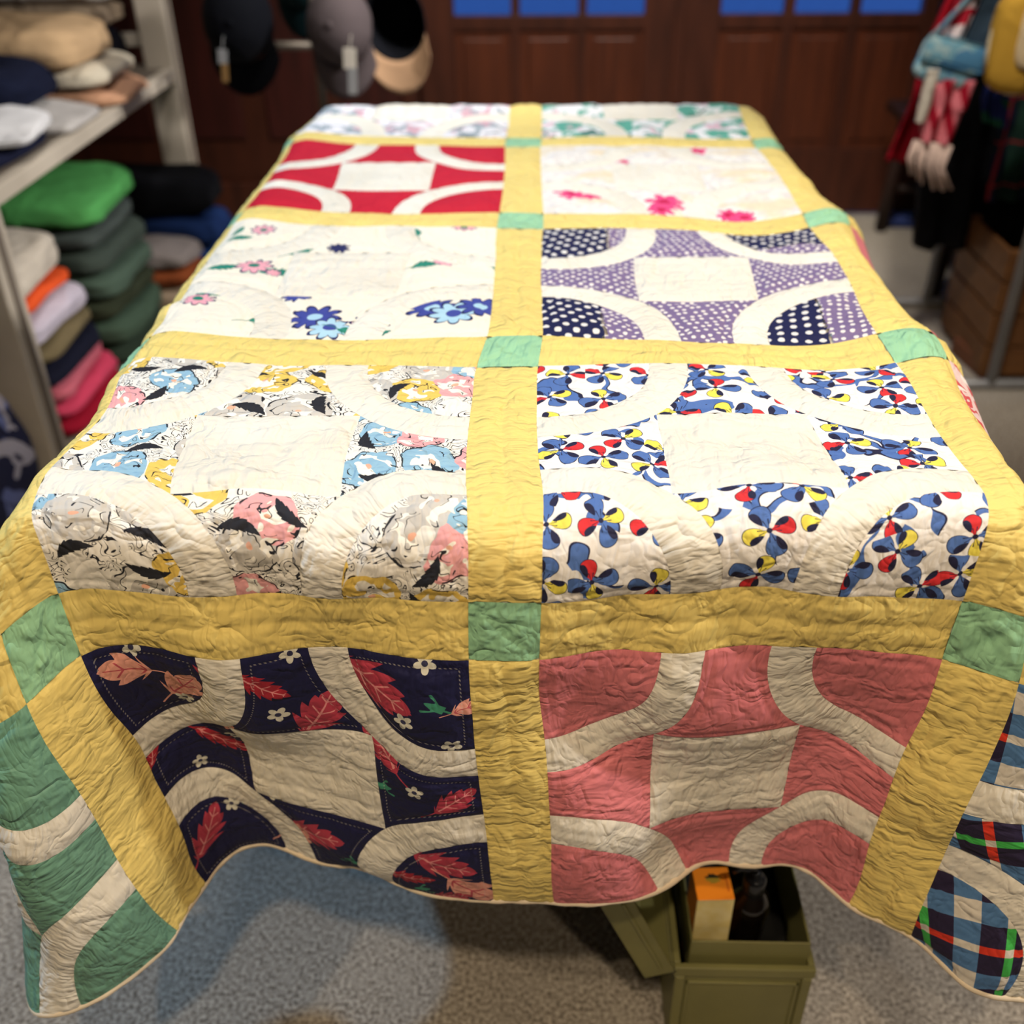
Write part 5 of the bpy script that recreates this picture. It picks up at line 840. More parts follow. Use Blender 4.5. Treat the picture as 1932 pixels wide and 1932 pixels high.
def r1(ph): return .308 + .016 * np.sin(2 * ph) ** 2
def r2(ph): return .418 + .022 * np.sin(2 * ph) ** 2
SQ = .311
def make_block(u0, v0, mat, cream, label, per_piece=True, parts2=None, seed=0):
    cu, cv = u0 + BLK / 2, v0 + BLK / 2
    rs = res_for(cu, cv)
    pc, _ = surf(np.array([cu]), np.array([cv])); pc = pc[0]
    blk = empty('quilt_block', Vector(pc) - QL, quilt)
    blk['label'] = label
    MB = BLK * PITCH
    rng = random.Random(seed * 17 + 5)
    def prt(spin):
        if not per_piece: return lambda bx, by: (bx, by)
        a, ox, oy = spin, rng.uniform(0, 6), rng.uniform(0, 6)
        return lambda bx, by: (bx * math.cos(a) + by * math.sin(a) + ox, by * math.cos(a) - bx * math.sin(a) + oy)
    UV = lambda bx, by: (u0 + BLK * bx, v0 + BLK * by)
    # centre square
    a = lin(MB * (1 - 2 * SQ) / rs); A, B = np.meshgrid(a, a, indexing='ij'); L = MB * (1 - 2 * SQ)
    bx, by = SQ + A * (1 - 2 * SQ), SQ + B * (1 - 2 * SQ)
    S, T = A * L, B * L
    E = np.minimum(np.minimum(S, L - S), np.minimum(T, L - T))
    piece('center_square', blk, pc, *UV(bx, by), S + seed, T, E, bx, by, cream, lambda s, t, e: h_center(s - seed, t, e, L, L))
    for k, (cx, cy) in enumerate(((0, 0), (1, 0), (1, 1), (0, 1))):
        sx, sy = 1 - 2 * cx, 1 - 2 * cy
        # corner quarter
        a = lin(MB * .32 / rs); A, B = np.meshgrid(a, a, indexing='ij')
        hyp = np.hypot(A, B); mx = np.maximum(A, B); k_ = np.where(hyp > 0, mx / np.maximum(hyp, 1e-9), 1)
        ph = np.arctan2(B, np.maximum(A, 1e-9))
        R = r1(ph); qx, qy = A * k_ * R, B * k_ * R
        bx, by = cx + sx * qx, cy + sy * qy
        E = MB * np.minimum(np.minimum(qx, qy), (1 - mx) * R)
        f = prt(rng.uniform(-.5, .5))
        cm = mat
        if parts2: cm = parts2[k % len(parts2)]
        if parts2:                                   # navy dots pieced with a scrap of the mauve
            cut = ((qx > .19), (qx < .12), (qy > .21), (qx > .235))[k]
            piece('corner_patch', blk, pc, *UV(bx, by), qx * MB + k, qy * MB + seed, E, *f(bx, by), cm, h_outline, keep=~cut)
            cm = mat
            piece('corner_scrap', blk, pc, *UV(bx, by), qx * MB + k, qy * MB + seed, E, *f(bx, by), cm, h_outline, keep=cut)
        else:
            piece('corner_patch', blk, pc, *UV(bx, by), qx * MB + k, qy * MB + seed, E, *f(bx, by), cm, h_outline)
        # arc strip
        n1, n2 = lin(MB * .60 / rs), lin(MB * .105 / rs)
        A, B = np.meshgrid(n1, n2, indexing='ij'); ph = A * math.pi / 2
        ra, rb = r1(ph), r2(ph); R = ra + (rb - ra) * B
        # finish square with the block edge
        qx, qy = R * np.cos(ph), R * np.sin(ph)
        bx, by = cx + sx * qx, cy + sy * qy
        Ls, W = MB * .60, MB * .105
        E = np.minimum(np.minimum(B, 1 - B) * MB * (rb - ra), np.minimum(A, 1 - A) * Ls)
        piece('arc_strip', blk, pc, *UV(bx, by), A * Ls + k * .9, B * W, E, bx, by, cream, (lambda s, t, e, k=k: h_arc(Ls, W)(s - k * .9, t, e)))
        # wedge between two arcs, on side k
        n1, n2 = lin(MB * .32 / rs), lin(MB * .30 / rs)
        A, B = np.meshgrid(n1, n2, indexing='ij')
        ph = A * math.pi / 4
        R = r2(ph); ex, ey = R * np.cos(ph), R * np.sin(ph)      # ends on the corner of the centre square
        wx = ex + (1 - 2 * ex) * B; wy = ey
        ca, sa = math.cos(k * math.pi / 2), math.sin(k * math.pi / 2)
        ddx, ddy = wx - .5, wy - .5
        bx, by = .5 + ddx * ca - ddy * sa, .5 + ddx * sa + ddy * ca
        E = MB * np.minimum(np.minimum(B, 1 - B) * (1 - 2 * ex), np.minimum(wy, SQ - wy).clip(0))
        f = prt(rng.uniform(-.4, .4) + k * 1.57)
        piece('side_wedge', blk, pc, *UV(bx, by), wx * MB + k, wy * MB + seed, E, *f(bx, by), mat, h_outline)
    return blk

C_YEL = sr(248, 221, 130); C_CRM = sr(246, 238, 220)
M_YEL = plain('yellow_cotton', C_YEL, 1.0, .6)
M_MINT = plain('mint_green_cotton', sr(160, 212, 168), 1.1, .65)
M_CRM = plain('cream_cotton', C_CRM, .85, .65, sr(248, 242, 228))
M_PINK = plain('rose_pink_cotton', sr(228, 130, 134), .9, .6, sr(234, 138, 144))
M_TEAL = plain('sea_green_cotton', sr(124, 172, 148), 1.1, .55, sr(114, 164, 138))
M_RED = plain('red_cotton', sr(206, 22, 50), .6, .7)
M_NAVY = navy_leaf_print(); M_BOW = bow_print(); M_DOOD = doodle_print(); M_PLAID = plaid_print(); M_SPRIG = sprig_print()
M_PURP = dots_print('mauve_dot_print', sr(116, 98, 138), sr(134, 116, 154), sr(236, 228, 222), 36.0, .26, .35)
M_NDOT = dots_print('navy_dot_print', sr(26, 28, 66), sr(32, 36, 80), sr(232, 228, 222), 24.0, .26, .15)
M_ROSE = rose_print()
M_GFLO = blur_floral('green_floral_print', sr(236, 236, 236), ((sr(96, 170, 150), .50), (sr(226, 190, 200), .62), (sr(74, 120, 110), .66)), 9.0)
M_PFLO = blur_floral('grey_rose_floral_print', sr(236, 232, 234), ((sr(160, 170, 176), .52), (sr(214, 170, 180), .60), (sr(110, 124, 128), .68)), 10.0)
M_LILAC = blur_floral('lilac_floral_print', sr(232, 226, 234), ((sr(160, 140, 180), .5), (sr(226, 150, 160), .62)), 8.0)
M_CORAL = blur_floral('coral_floral_print', sr(236, 206, 200), ((sr(214, 90, 90), .5), (sr(250, 236, 226), .62)), 8.0)

cols = (-1.86, -.86, .14, 1.14); rows = (-1.86, -.86, .14, 1.14, 2.14, 3.14)
BL = {
    (1, 0): (M_NAVY, 'navy block printed with red and pink leaves, hanging at the front', False, None),
    (2, 0): (M_PINK, 'plain rose pink block hanging at the front', True, None),
    (0, 0): (M_TEAL, 'plain sea green block hanging at the front left corner', True, None),
    (3, 0): (M_PLAID, 'blue and navy plaid block hanging at the front right corner', True, None),
    (1, 1): (M_DOOD, 'block with ink-doodled yellow, blue and grey blossoms', True, None),
    (2, 1): (M_BOW, 'white block printed with red, yellow and blue ribbon bows', True, None),
    (1, 2): (M_SPRIG, 'cream block with scattered small flower sprigs', False, None),
    (2, 2): (M_PURP, 'mauve block with white dots and navy dotted corners', True, (M_NDOT,)),
    (1, 3): (M_RED, 'plain red block', True, None),
    (2, 3): (M_ROSE, 'pale grey block with faded pink roses', False, None),
    (1, 4): (M_PFLO, 'grey rose floral block at the far left end', True, None),
    (2, 4): (M_GFLO, 'green floral block at the far right end', True, None),
    (3, 1): (M_CORAL, 'coral floral block on the right side drop', True, None),
    (3, 2): (M_PINK, 'pink block on the right side drop', True, None),
}
spare = (M_LILAC, M_GFLO, M_PFLO, M_CORAL)
for i, u0 in enumerate(cols):
    for j, v0 in enumerate(rows):
        mt, lb, pp, p2 = BL.get((i, j), (spare[(i + j) % 4], None, True, None))
        b = make_block(u0, v0, mt, M_CRM, lb or 'floral block on the hidden drop', pp, p2, seed=i * 6 + j)
        if lb is None: del b['label']

for i, u0 in enumerate(cols):
    for j, v0 in enumerate(rows):
        if i < 3: rect_piece('sashing_strip', quilt, QL, u0 + BLK, u0 + 1, v0, v0 + BLK, M_YEL, h_sash, 'v', seed=i * 7 + j)
        if j < 5: rect_piece('sashing_strip', quilt, QL, u0, u0 + BLK, v0 + BLK, v0 + 1, M_YEL, h_sash, 'u', seed=i * 5 + j + 40)
        if i < 3 and j < 5: rect_piece('cornerstone', quilt, QL, u0 + BLK, u0 + 1, v0 + BLK, v0 + 1, M_MINT, h_corner, 'u', seed=i * 3 + j)

# reverse side and rolled edge
a = np.linspace(UA, UB, 160); b = np.linspace(VA, VB, 240)
U, W_ = np.meshgrid(a, b, indexing='ij')
Ee = PITCH * np.minimum(np.minimum(U - UA, UB - U), np.minimum(W_ - VA, VB - W_))
bk = piece('backing', quilt, QL, U, W_, U * PITCH, W_ * PITCH, Ee * 0, U, W_, M_CRM, None, off=-.0024)
tag(bk, 'plain cream cotton reverse')
per = [(UA, VA + (VB - VA) * k / 400) for k in range(400)] + [(UA + (UB - UA) * k / 280, VB) for k in range(280)] + \
      [(UB, VB - (VB - VA) * k / 400) for k in range(400)] + [(UB - (UB - UA) * k / 280, VA) for k in range(280)]
pu = np.array([p[0] for p in per]); pv = np.array([p[1] for p in per])
pp, pn = surf(pu, pv)
pp = pp - pn * .002 - np.array(QL)
pp += pn * ((vnoise(np.arange(len(per)) * .45, pu * 0, 2) - .5) * .0015)[:, None]
bm = bmesh.new(); tube(bm, [tuple(p) for p in pp], .0042, 8, closed=True)
for f in bm.faces: f.smooth = True
bd = build('binding', bm, None, quilt)
gb = Graph('cream_binding', .8)
gb.color(gb.mix(gb.noise(gb.obj(), 60.0, 2.0), sr(238, 222, 196), sr(226, 206, 176))); bd.data.materials.append(gb.mat)
tag(bd, 'rolled cream edge')
bd.data.polygons.foreach_set('use_smooth', [True] * len(bd.data.polygons))
# ------------------------------------------------------------------ table under the quilt
M_TBL = simple('dark_table_wood', sr(70, 52, 40), .6, .3, sr(56, 40, 30), 8.0, stretch=(1, 6, 6))
M_STEEL = simple('dull_steel', sr(150, 150, 152), .4, .5, metal=.25)
tb = empty('table', (.046, .41, 0))
tag(tb, 'plain wooden table hidden under the draped quilt', 'table')
bm = bmesh.new(); box(bm, -.400, .400, -.672, .680, .815, .848, .014, 3); build('table_top', bm, M_TBL, tb)
bm = bmesh.new()
for y in (-.36, .56): box(bm, -.34, .34, y - .012, y + .012, .745, .814, .003)
for x in (-.34, .34): box(bm, x - .012, x + .012, -.36, .56, .745, .814, .003)
build('apron', bm, M_TBL, tb)
for x in (-.32, .32):
    for y in (-.30, .54):
        bm = bmesh.new(); tube(bm, [(x, y, .814), (x * 1.02, y, .4), (x * 1.04, y, .0)], .03, 12, radii=[.032, .028, .020])
        build('leg', bm, M_TBL, tb, None, True)

# ------------------------------------------------------------------ steel storage can, carton and bottle
M_OLIVE = simple('olive_green_paint', sr(132, 128, 78), .5, .4, sr(116, 112, 68), 9.0, bump=.0004)
M_OLIVED = simple('dark_olive_paint', sr(84, 84, 56), .55, .4, sr(70, 70, 48), 9.0)
can = empty('metal_can', (.303, -.2, 0))
tag(can, 'olive green steel can with its lid swung open, standing on the floor under the quilt', 'can')
WX, LY, HZ = .0785, .285, .172
def shell(bm, x0, x1, y0, y1, z0, z1, t):
    box(bm, x0, x1, y0, y0 + t, z0, z1, .0015); box(bm, x0, x1, y1 - t, y1, z0, z1, .0015)
    box(bm, x0, x0 + t, y0 + t, y1 - t, z0, z1, .0015); box(bm, x1 - t, x1, y0 + t, y1 - t, z0, z1, .0015)
bm = bmesh.new(); shell(bm, -WX, WX, 0, LY, .002, HZ, .003); box(bm, -WX + .002, WX - .002, .002, LY - .002, .002, .006)
build('body', bm, M_OLIVE, can)
bm = bmesh.new(); shell(bm, -WX - .004, WX + .004, -.004, LY + .004, HZ - .008, HZ + .008, .008); build('rim', bm, M_OLIVE, can)
bm = bmesh.new(); shell(bm, -WX + .014, WX - .004, .010, LY - .008, HZ - .03, HZ + .040, .0028); build('inner_collar', bm, M_OLIVE, can)
for x in (-1, 1):
    bm = bmesh.new(); box(bm, x * (WX - .004) - .006, x * (WX - .004) + .006, -.004, .0, .004, HZ - .01, .002); build('corner_rib', bm, M_OLIVE, can)
bm = bmesh.new()
box(bm, -WX + .012, WX - .012, -.0025, .001, HZ - .026, HZ - .022, .001)
box(bm, -WX + .012, WX - .012, -.0025, .001, .012, .016, .001)
box(bm, -WX + .012, -WX + .016, -.0025, .001, .012, HZ - .022, .001); box(bm, WX - .016, WX - .012, -.0025, .001, .012, HZ - .022, .001)
build('pressed_panel', bm, M_OLIVE, can)
lid_m = Matrix.Translation((-WX - .004, 0, HZ + .004)) @ Matrix.Rotation(math.radians(113), 4, 'Y').inverted()
bm = bmesh.new()
LW = .156
box(bm, 0, LW, -.006, LY + .006, .034, .037, .001, mtx=lid_m)
for a in ((0, LW, -.006, -.003), (0, LW, LY + .003, LY + .006), (0, .003, -.003, LY + .003), (LW - .003, LW, -.003, LY + .003)):
    box(bm, *a, 0, .0345, .001, mtx=lid_m)
lid = build('lid', bm, M_OLIVE, can)
bm = bmesh.new(); box(bm, .012, LW - .012, -.0085, -.0055, .010, .014, .001, mtx=lid_m)
build('lid_rib', bm, M_OLIVE, lid)
bm = bmesh.new(); tube(bm, [(-WX - .006, -.004, HZ + .002), (-WX - .006, LY, HZ + .002)], .0042, 10); build('hinge', bm, M_OLIVED, can, None, True)
bm = bmesh.new()
tube(bm, [(WX + .003, .08, HZ - .02), (WX + .012, .09, HZ - .05), (WX + .012, .19, HZ - .05), (WX + .003, .20, HZ - .02)], .003, 8)
build('latch_bail', bm, M_OLIVED, can, None, True)

def carton_mat():
    g = Graph('orange_carton_print', .55, .3)
    x, y, z = g.xyz(g.obj())
    geo = g.n.new('ShaderNodeNewGeometry'); nx, ny, nz = g.xyz(geo.outputs['Normal'])
    n = g.noise(g.vec(x * 60.0, y * 60.0, z * 60.0), 1.0, 2.0)
    front = g.mix((n - .4) * 4.0, sr(236, 214, 140), sr(244, 226, 166))
    side = g.mix((n - .4) * 4.0, sr(232, 132, 30), sr(240, 140, 36))
    top = g.mix(0.0, sr(244, 138, 26), sr(244, 138, 26))
    # small dark emblem printed on the top flap, a little line of print at the side
    ex, ey = (x - .001) / .011, (y - .006) / .008
    r = (ex * ex + ey * ey).sqrt(); nn = g.noise(g.vec(x * 260.0, y * 260.0), 1.0, 2.0)
    em = (r + (nn - .5) * 1.2) < .8
    top = g.mix(em * (ey > 0.1), top, sr(40, 34, 16)); top = g.mix(em * (ey < 0.1), top, sr(176, 140, 40))
    top = g.mix(((x - .0165).abs() < .0012) * ((y * 420.0).fract() < .6) * (y.abs() < .012), top, sr(190, 70, 16))
    side2 = g.mix((ny < -.5), side, front)
    g.color(g.mix(nz > .5, side2, top))
    return g.mat
bm = bmesh.new(); box(bm, -.0215, .0215, -.022, .022, 0, .150, .0008, 1)
M_CART = carton_mat()
ct = build('carton', bm, M_CART, None, (.263, -.152, .119)); ct.rotation_euler = (0, 0, math.radians(3))
tag(ct, 'tall orange and pale yellow carton standing in the open green can', 'carton')
bm = bmesh.new(); box(bm, -.0205, .0205, -.0232, -.0218, .149, .1508, .0004, 1); fl = build('flap', bm, M_CART, ct)
# filler inside the can so the carton and bottle stand up
bm = bmesh.new(); box(bm, -.062, .072, .02, .27, .006, .118, .004)
fill = build('tool_tray', bm, simple('black_rubber', sr(22, 22, 22), .7, .3), can)
M_BOT = simple('dark_brown_glass', (.006, .004, .003), .06, .6)
M_BLK = simple('black_plastic', (.010, .010, .011), .25, .5)
bo = empty('bottle', (.314, -.142, .119)); tag(bo, 'dark glossy bottle with a black pump cap beside the orange carton', 'bottle')
bm = bmesh.new(); lathe(bm, [(.018, 0), (.0205, .004), (.0205, .075), (.022, .09), (.0235, .100), (.0215, .112), (.013, .122), (.010, .128)], 28); build('glass', bm, M_BOT, bo, None, True)
bm = bmesh.new(); lathe(bm, [(.012, .122), (.0135, .126), (.0135, .146), (.011, .150), (.006, .152), (.006, .160)], 24); build('cap', bm, M_BLK, bo, None, True)
bm = bmesh.new(); tube(bm, [(0, 0, .158), (-.004, 0, .166), (-.02, -.002, .167), (-.028, -.003, .162)], .004, 10); build('nozzle', bm, M_BLK, bo, None, True)

# ------------------------------------------------------------------ folded clothes
def cloth_mat(name, c, wr=1.0, c2=None):
    g = Graph(name, .9, .1)
    v = g.obj(); n = g.noise(v, 9.0, 3.0, .6); w = g.noise(v, 160.0, 1.0)
    g.color(g.mix((n - .35) * 2.0, tuple(k * .84 for k in c), c2 or c))
    g.bump(n * 1.0 + w * .04, .02 * wr)
    return g.mat
_cm = {}
def cm(*rgb):
    if rgb not in _cm: _cm[rgb] = cloth_mat('folded_cloth', sr(*rgb))
    return _cm[rgb]

def folded(name, label, cat, group, x, y, z, wx, wy, h, mat, seed, rz=0.0, flop=.006, layers=2):
    """a folded garment: soft slab, fold rolled at the +x front, layers showing at the sides"""
    rs = random.Random(seed)
    nu, nvv = 44, 22
    th = np.linspace(-math.pi, math.pi, nu, endpoint=False); ph = np.linspace(-math.pi / 2, math.pi / 2, nvv)
    TH, PH = np.meshgrid(th, ph, indexing='ij')
    sg = lambda v, p: np.sign(v) * np.abs(v) ** p
    X = wx / 2 * sg(np.cos(PH), .38) * sg(np.cos(TH), .32); Y = wy / 2 * sg(np.cos(PH), .38) * sg(np.sin(TH), .32)
    Z = h / 2 * sg(np.sin(PH), .62) + h / 2
    # layer grooves around the edge
    side = np.cos(PH) ** .3
    for k in range(1, layers): 
        zz = h * k / layers
        gr = np.exp(-((Z - zz) / (h * .09)) ** 2) * .055 * side
        X *= 1 - gr * .6; Y *= 1 - gr * .6
    n1 = vnoise(X * 9 + seed * 3.3, Y * 9 + seed, seed) - .5; n2 = vnoise(X * 26 + seed, Y * 26, seed + 9) - .5
    top = np.clip(Z / h, 0, 1)
    Z = Z + top * (n1 * flop * 4.0 + n2 * flop * 1.2)
    X = X + (vnoise(Y * 14 + seed, Z * 30, seed + 2) - .5) * .02; Y = Y + (vnoise(X * 14, Z * 30 + seed, seed + 4) - .5) * .02
    droop = np.clip((X / (wx / 2)), 0, 1) ** 4
    Z = Z - droop * top * h * .18
    bm = bmesh.new()
    vs = [[bm.verts.new((X[i, j], Y[i, j], max(0, Z[i, j]))) for j in range(nvv)] for i in range(nu)]
    for i in range(nu):
        for j in range(nvv - 1):
            bm.faces.new((vs[i][j], vs[(i + 1) % nu][j], vs[(i + 1) % nu][j + 1], vs[i][j + 1]))
    bm.faces.new([vs[i][0] for i in range(nu)]); bm.faces.new([vs[i][-1] for i in range(nu)])
    o = build(name, bm, mat, None, (x, y, z), True); o.rotation_euler = (0, 0, rz)
    tag(o, label, cat, group)
    return o

# ------------------------------------------------------------------ shelving unit on the left
M_SHELF = simple('greyed_white_paint', sr(196, 186, 172), .6, .3, sr(178, 168, 154), 6.0)
M_SHELFB = simple('dim_board', sr(120, 110, 100), .7, .2)
sh = empty('shelving_unit', (-1.35, 2.0, 0))
tag(sh, 'tall off-white wooden shelving unit holding folded clothes along the left wall', 'shelf')
for px in (-1.095, -1.62):
    for py in (1.125, 2.415):
        bm = bmesh.new(); box(bm, px - .042 + 1.35, px + .042 + 1.35, py - .038 - 2.0, py + .038 - 2.0, 0, 2.05, .004)
        o = build('post', bm, M_SHELF, sh)
        if px > -1.3:
            bm = bmesh.new(); box(bm, px + .0425 + 1.35, px + .046 + 1.35, py - .012 - 2.0, py + .012 - 2.0, .05, 2.0, .001); build('groove_strip', bm, M_SHELFB, o)
for z in (.035, .685, 1.30):
    bm = bmesh.new(); box(bm, -.30, .295, -1.25, .45, z - .018, z, .003); build('shelf_board', bm, M_SHELFB, sh)
    bm = bmesh.new(); box(bm, .27, .30, -1.25, .37, z - .034, z + .002, .003); build('shelf_edge', bm, M_SHELF, sh)
for py in (1.125, 2.415):
    for z in (.76, 1.36):
        bm = bmesh.new(); box(bm, -.27, .26, py - 2.0 - .012, py - 2.0 + .012, z - .018, z + .018, .003); build('side_rail', bm, M_SHELF, sh)

SEED = [10]
def pile(items, x, y, z, group):
    for (nm, lb, cat, wx, wy, h, rgb, dx, dy, rz) in items:
        SEED[0] += 1
        folded(nm, lb, cat, group, x + dx, y + dy, z, wx, wy, h + .002, cm(*rgb), SEED[0], math.radians(rz), layers=max(2, int(h / .03)))
        z += h
    return z
pile([
    ('folded_sweater', 'crimson folded sweater at the bottom of the pink and white pile', 'sweater', .44, .36, .055, (150, 20, 44), 0, 0, 2),
    ('folded_sweater', 'deep rose folded sweater above the crimson one', 'sweater', .43, .36, .045, (200, 66, 96), .01, 0, -2),
    ('folded_sweater', 'dusty pink folded sweater above the deep rose one', 'sweater', .42, .35, .045, (196, 100, 116), 0, -.02, 3),
    ('folded_trousers', 'navy folded trousers above the dusty pink sweater', 'trousers', .43, .34, .06, (22, 24, 40), 0, -.02, -2),
    ('folded_trousers', 'khaki folded trousers above the navy ones', 'trousers', .42, .33, .04, (112, 100, 74), .0, -.03, 1),
    ('folded_shirt', 'pale lavender folded shirt under the orange one', 'shirt', .42, .34, .075, (196, 188, 204), -.01, -.03, -3),
    ('folded_shirt', 'bright orange folded shirt in the near clothes pile', 'shirt', .40, .33, .035, (232, 90, 44), -.02, -.04, 2),
    ('folded_sweatshirt', 'off-white folded sweatshirt on top of the near clothes pile', 'sweatshirt', .42, .34, .10, (214, 204, 190), -.03, -.06, 0),
], -1.29, 1.44, .035, 'near pile of folded clothes on the bottom shelf')
pile([
    ('folded_sweater', 'dark green folded sweater at the bottom of the green pile', 'sweater', .40, .38, .07, (44, 56, 46), 0, .02, 0),
    ('folded_sweater', 'mossy green folded sweater second from the bottom of the green pile', 'sweater', .40, .38, .07, (64, 82, 68), .02, 0, 2),
    ('folded_sweater', 'dark olive folded sweater in the lower half of the green pile', 'sweater', .40, .37, .06, (50, 56, 42), 0, 0, -2),
    ('folded_sweater', 'grey green folded sweater in the middle of the green pile', 'sweater', .40, .38, .07, (74, 92, 80), .01, 0, 2),
    ('folded_sweater', 'charcoal green folded sweater under the grey one', 'sweater', .40, .37, .07, (62, 72, 66), 0, 0, -1),
    ('folded_sweater', 'slate grey folded sweater under the bright green one', 'sweater', .40, .38, .05, (70, 78, 76), -.01, 0, 1),
    ('folded_fleece', 'bright green fleece on top of the green pile', 'fleece', .42, .42, .085, (84, 160, 88), -.02, .02, 3),
], -1.28, 1.83, .035, 'pile of green folded clothes on the bottom shelf')
pile([
    ('folded_trousers', 'beige folded trousers at the bottom of the far pile', 'trousers', .38, .19, .09, (150, 132, 112), 0, 0, 0),
    ('folded_trousers', 'rust brown folded trousers in the far pile', 'trousers', .38, .19, .06, (128, 66, 36), 0, 0, 2),
    ('folded_sweater', 'warm grey folded sweater in the far pile', 'sweater', .40, .19, .06, (126, 118, 116), 0, 0, -2),
], -1.19, 2.115, .035, 'far pile of mixed folded clothes')
pile([
    ('folded_jeans', 'dark denim folded jeans at the bottom of the navy pile', 'jeans', .44, .20, .10, (26, 36, 66), 0, 0, 0),
    ('folded_jeans', 'bright indigo folded jeans in the navy pile', 'jeans', .50, .20, .07, (30, 58, 116), .02, 0, 2),
    ('folded_jeans', 'indigo folded jeans above the bright indigo pair', 'jeans', .46, .20, .09, (24, 44, 88), 0, 0, -2),
    ('folded_coat', 'black folded coat on top of the navy pile', 'coat', .48, .21, .12, (16, 17, 22), -.03, 0, 2),
], -1.16, 2.275, .035, 'pile of navy folded clothes on the bottom shelf')
folded('folded_blouse', 'blue and white flowered folded blouse at the near end of the bottom shelf', 'blouse', None, -1.25, .93, .035, .40, .26, .30,
       blur_floral('blue_white_blouse_print', sr(36, 40, 72), ((sr(120, 132, 190), .55), (sr(190, 186, 200), .62)), 11.0, solid=True), 77, 0, layers=6)
bm = bmesh.new(); 
# on the upper shelf
zs = .686
pile([
    ('folded_shirt', 'navy folded shirt at the bottom of the near upper pile', 'shirt', .40, .32, .035, (24, 28, 50), 0, 0, 0),
    ('folded_tee', 'white folded tee at the front of the upper shelf', 'tee', .36, .26, .035, (226, 226, 230), .05, .02, 5),
], -1.28, 1.40, zs, 'near folded shirts on the upper shelf')
pile([
    ('folded_tee', 'grey striped folded tee beside the tan pile', 'tee', .38, .26, .04, (190, 186, 184), .04, 0, 3),
    ('folded_sweater', 'navy folded sweater on the grey tee', 'sweater', .36, .28, .10, (22, 27, 48), -.06, .04, -3),
], -1.28, 1.68, zs, 'middle folded shirts on the upper shelf')
pile([
    ('folded_tee', 'peach folded tee at the bottom of the tan pile', 'tee', .44, .30, .045, (214, 164, 132), .02, 0, 2),
    ('folded_tee', 'cream folded tee in the tan pile', 'tee', .42, .32, .05, (214, 204, 184), .0, 0, -2),
    ('folded_sweater', 'tan folded sweater on top of the tan pile', 'sweater', .42, .36, .10, (200, 168, 130), -.04, -.03, 3),
], -1.27, 1.99, zs, 'tan pile on the upper shelf')
pile([
    ('folded_sweater', 'black folded sweater at the bottom of the far upper pile', 'sweater', .40, .24, .13, (20, 20, 30), 0, 0, 0),
    ('folded_sweater', 'taupe folded sweater in the far upper pile', 'sweater', .42, .25, .07, (150, 132, 112), 0, 0, 1),
    ('folded_sweater', 'pale grey folded sweater on top of the far upper pile', 'sweater', .42, .25, .06, (188, 180, 176), .02, 0, -2),
], -1.37, 2.29, zs, 'far folded sweaters on the upper shelf')

# ------------------------------------------------------------------ caps on a display stand
M_STAND = simple('grey_metal_stand', sr(100, 92, 84), .45, .5, metal=.6)
st = empty('cap_stand', (-.535, 2.0, 0)); tag(st, 'grey metal display stand holding caps beyond the table', 'stand')
bm = bmesh.new(); lathe(bm, [(.16, 0), (.16, .008), (.03, .02), (.02, .03)], 28); build('base', bm, M_STAND, st, None, True)
bm = bmesh.new(); tube(bm, [(0, 0, .02), (0, 0, 1.25)], .011, 12); build('pole', bm, M_STAND, st, None, True)
for z, xa, xb in ((.81, -.18, .0), (1.06, -.2, .26)):
    bm = bmesh.new(); tube(bm, [(xa, 0, z), (xb, 0, z)], .011, 10); build('crossbar', bm, M_STAND, st, None, True)
for x, z in ((-.16, 1.06), (.10, 1.06), (.21, 1.06), (-.05, 1.06)):
    bm = bmesh.new(); tube(bm, [(x, .0, z), (x, -.05, z - .005), (x, -.06, z + .02)], .004, 8); build('hook', bm, M_STAND, st, None, True)

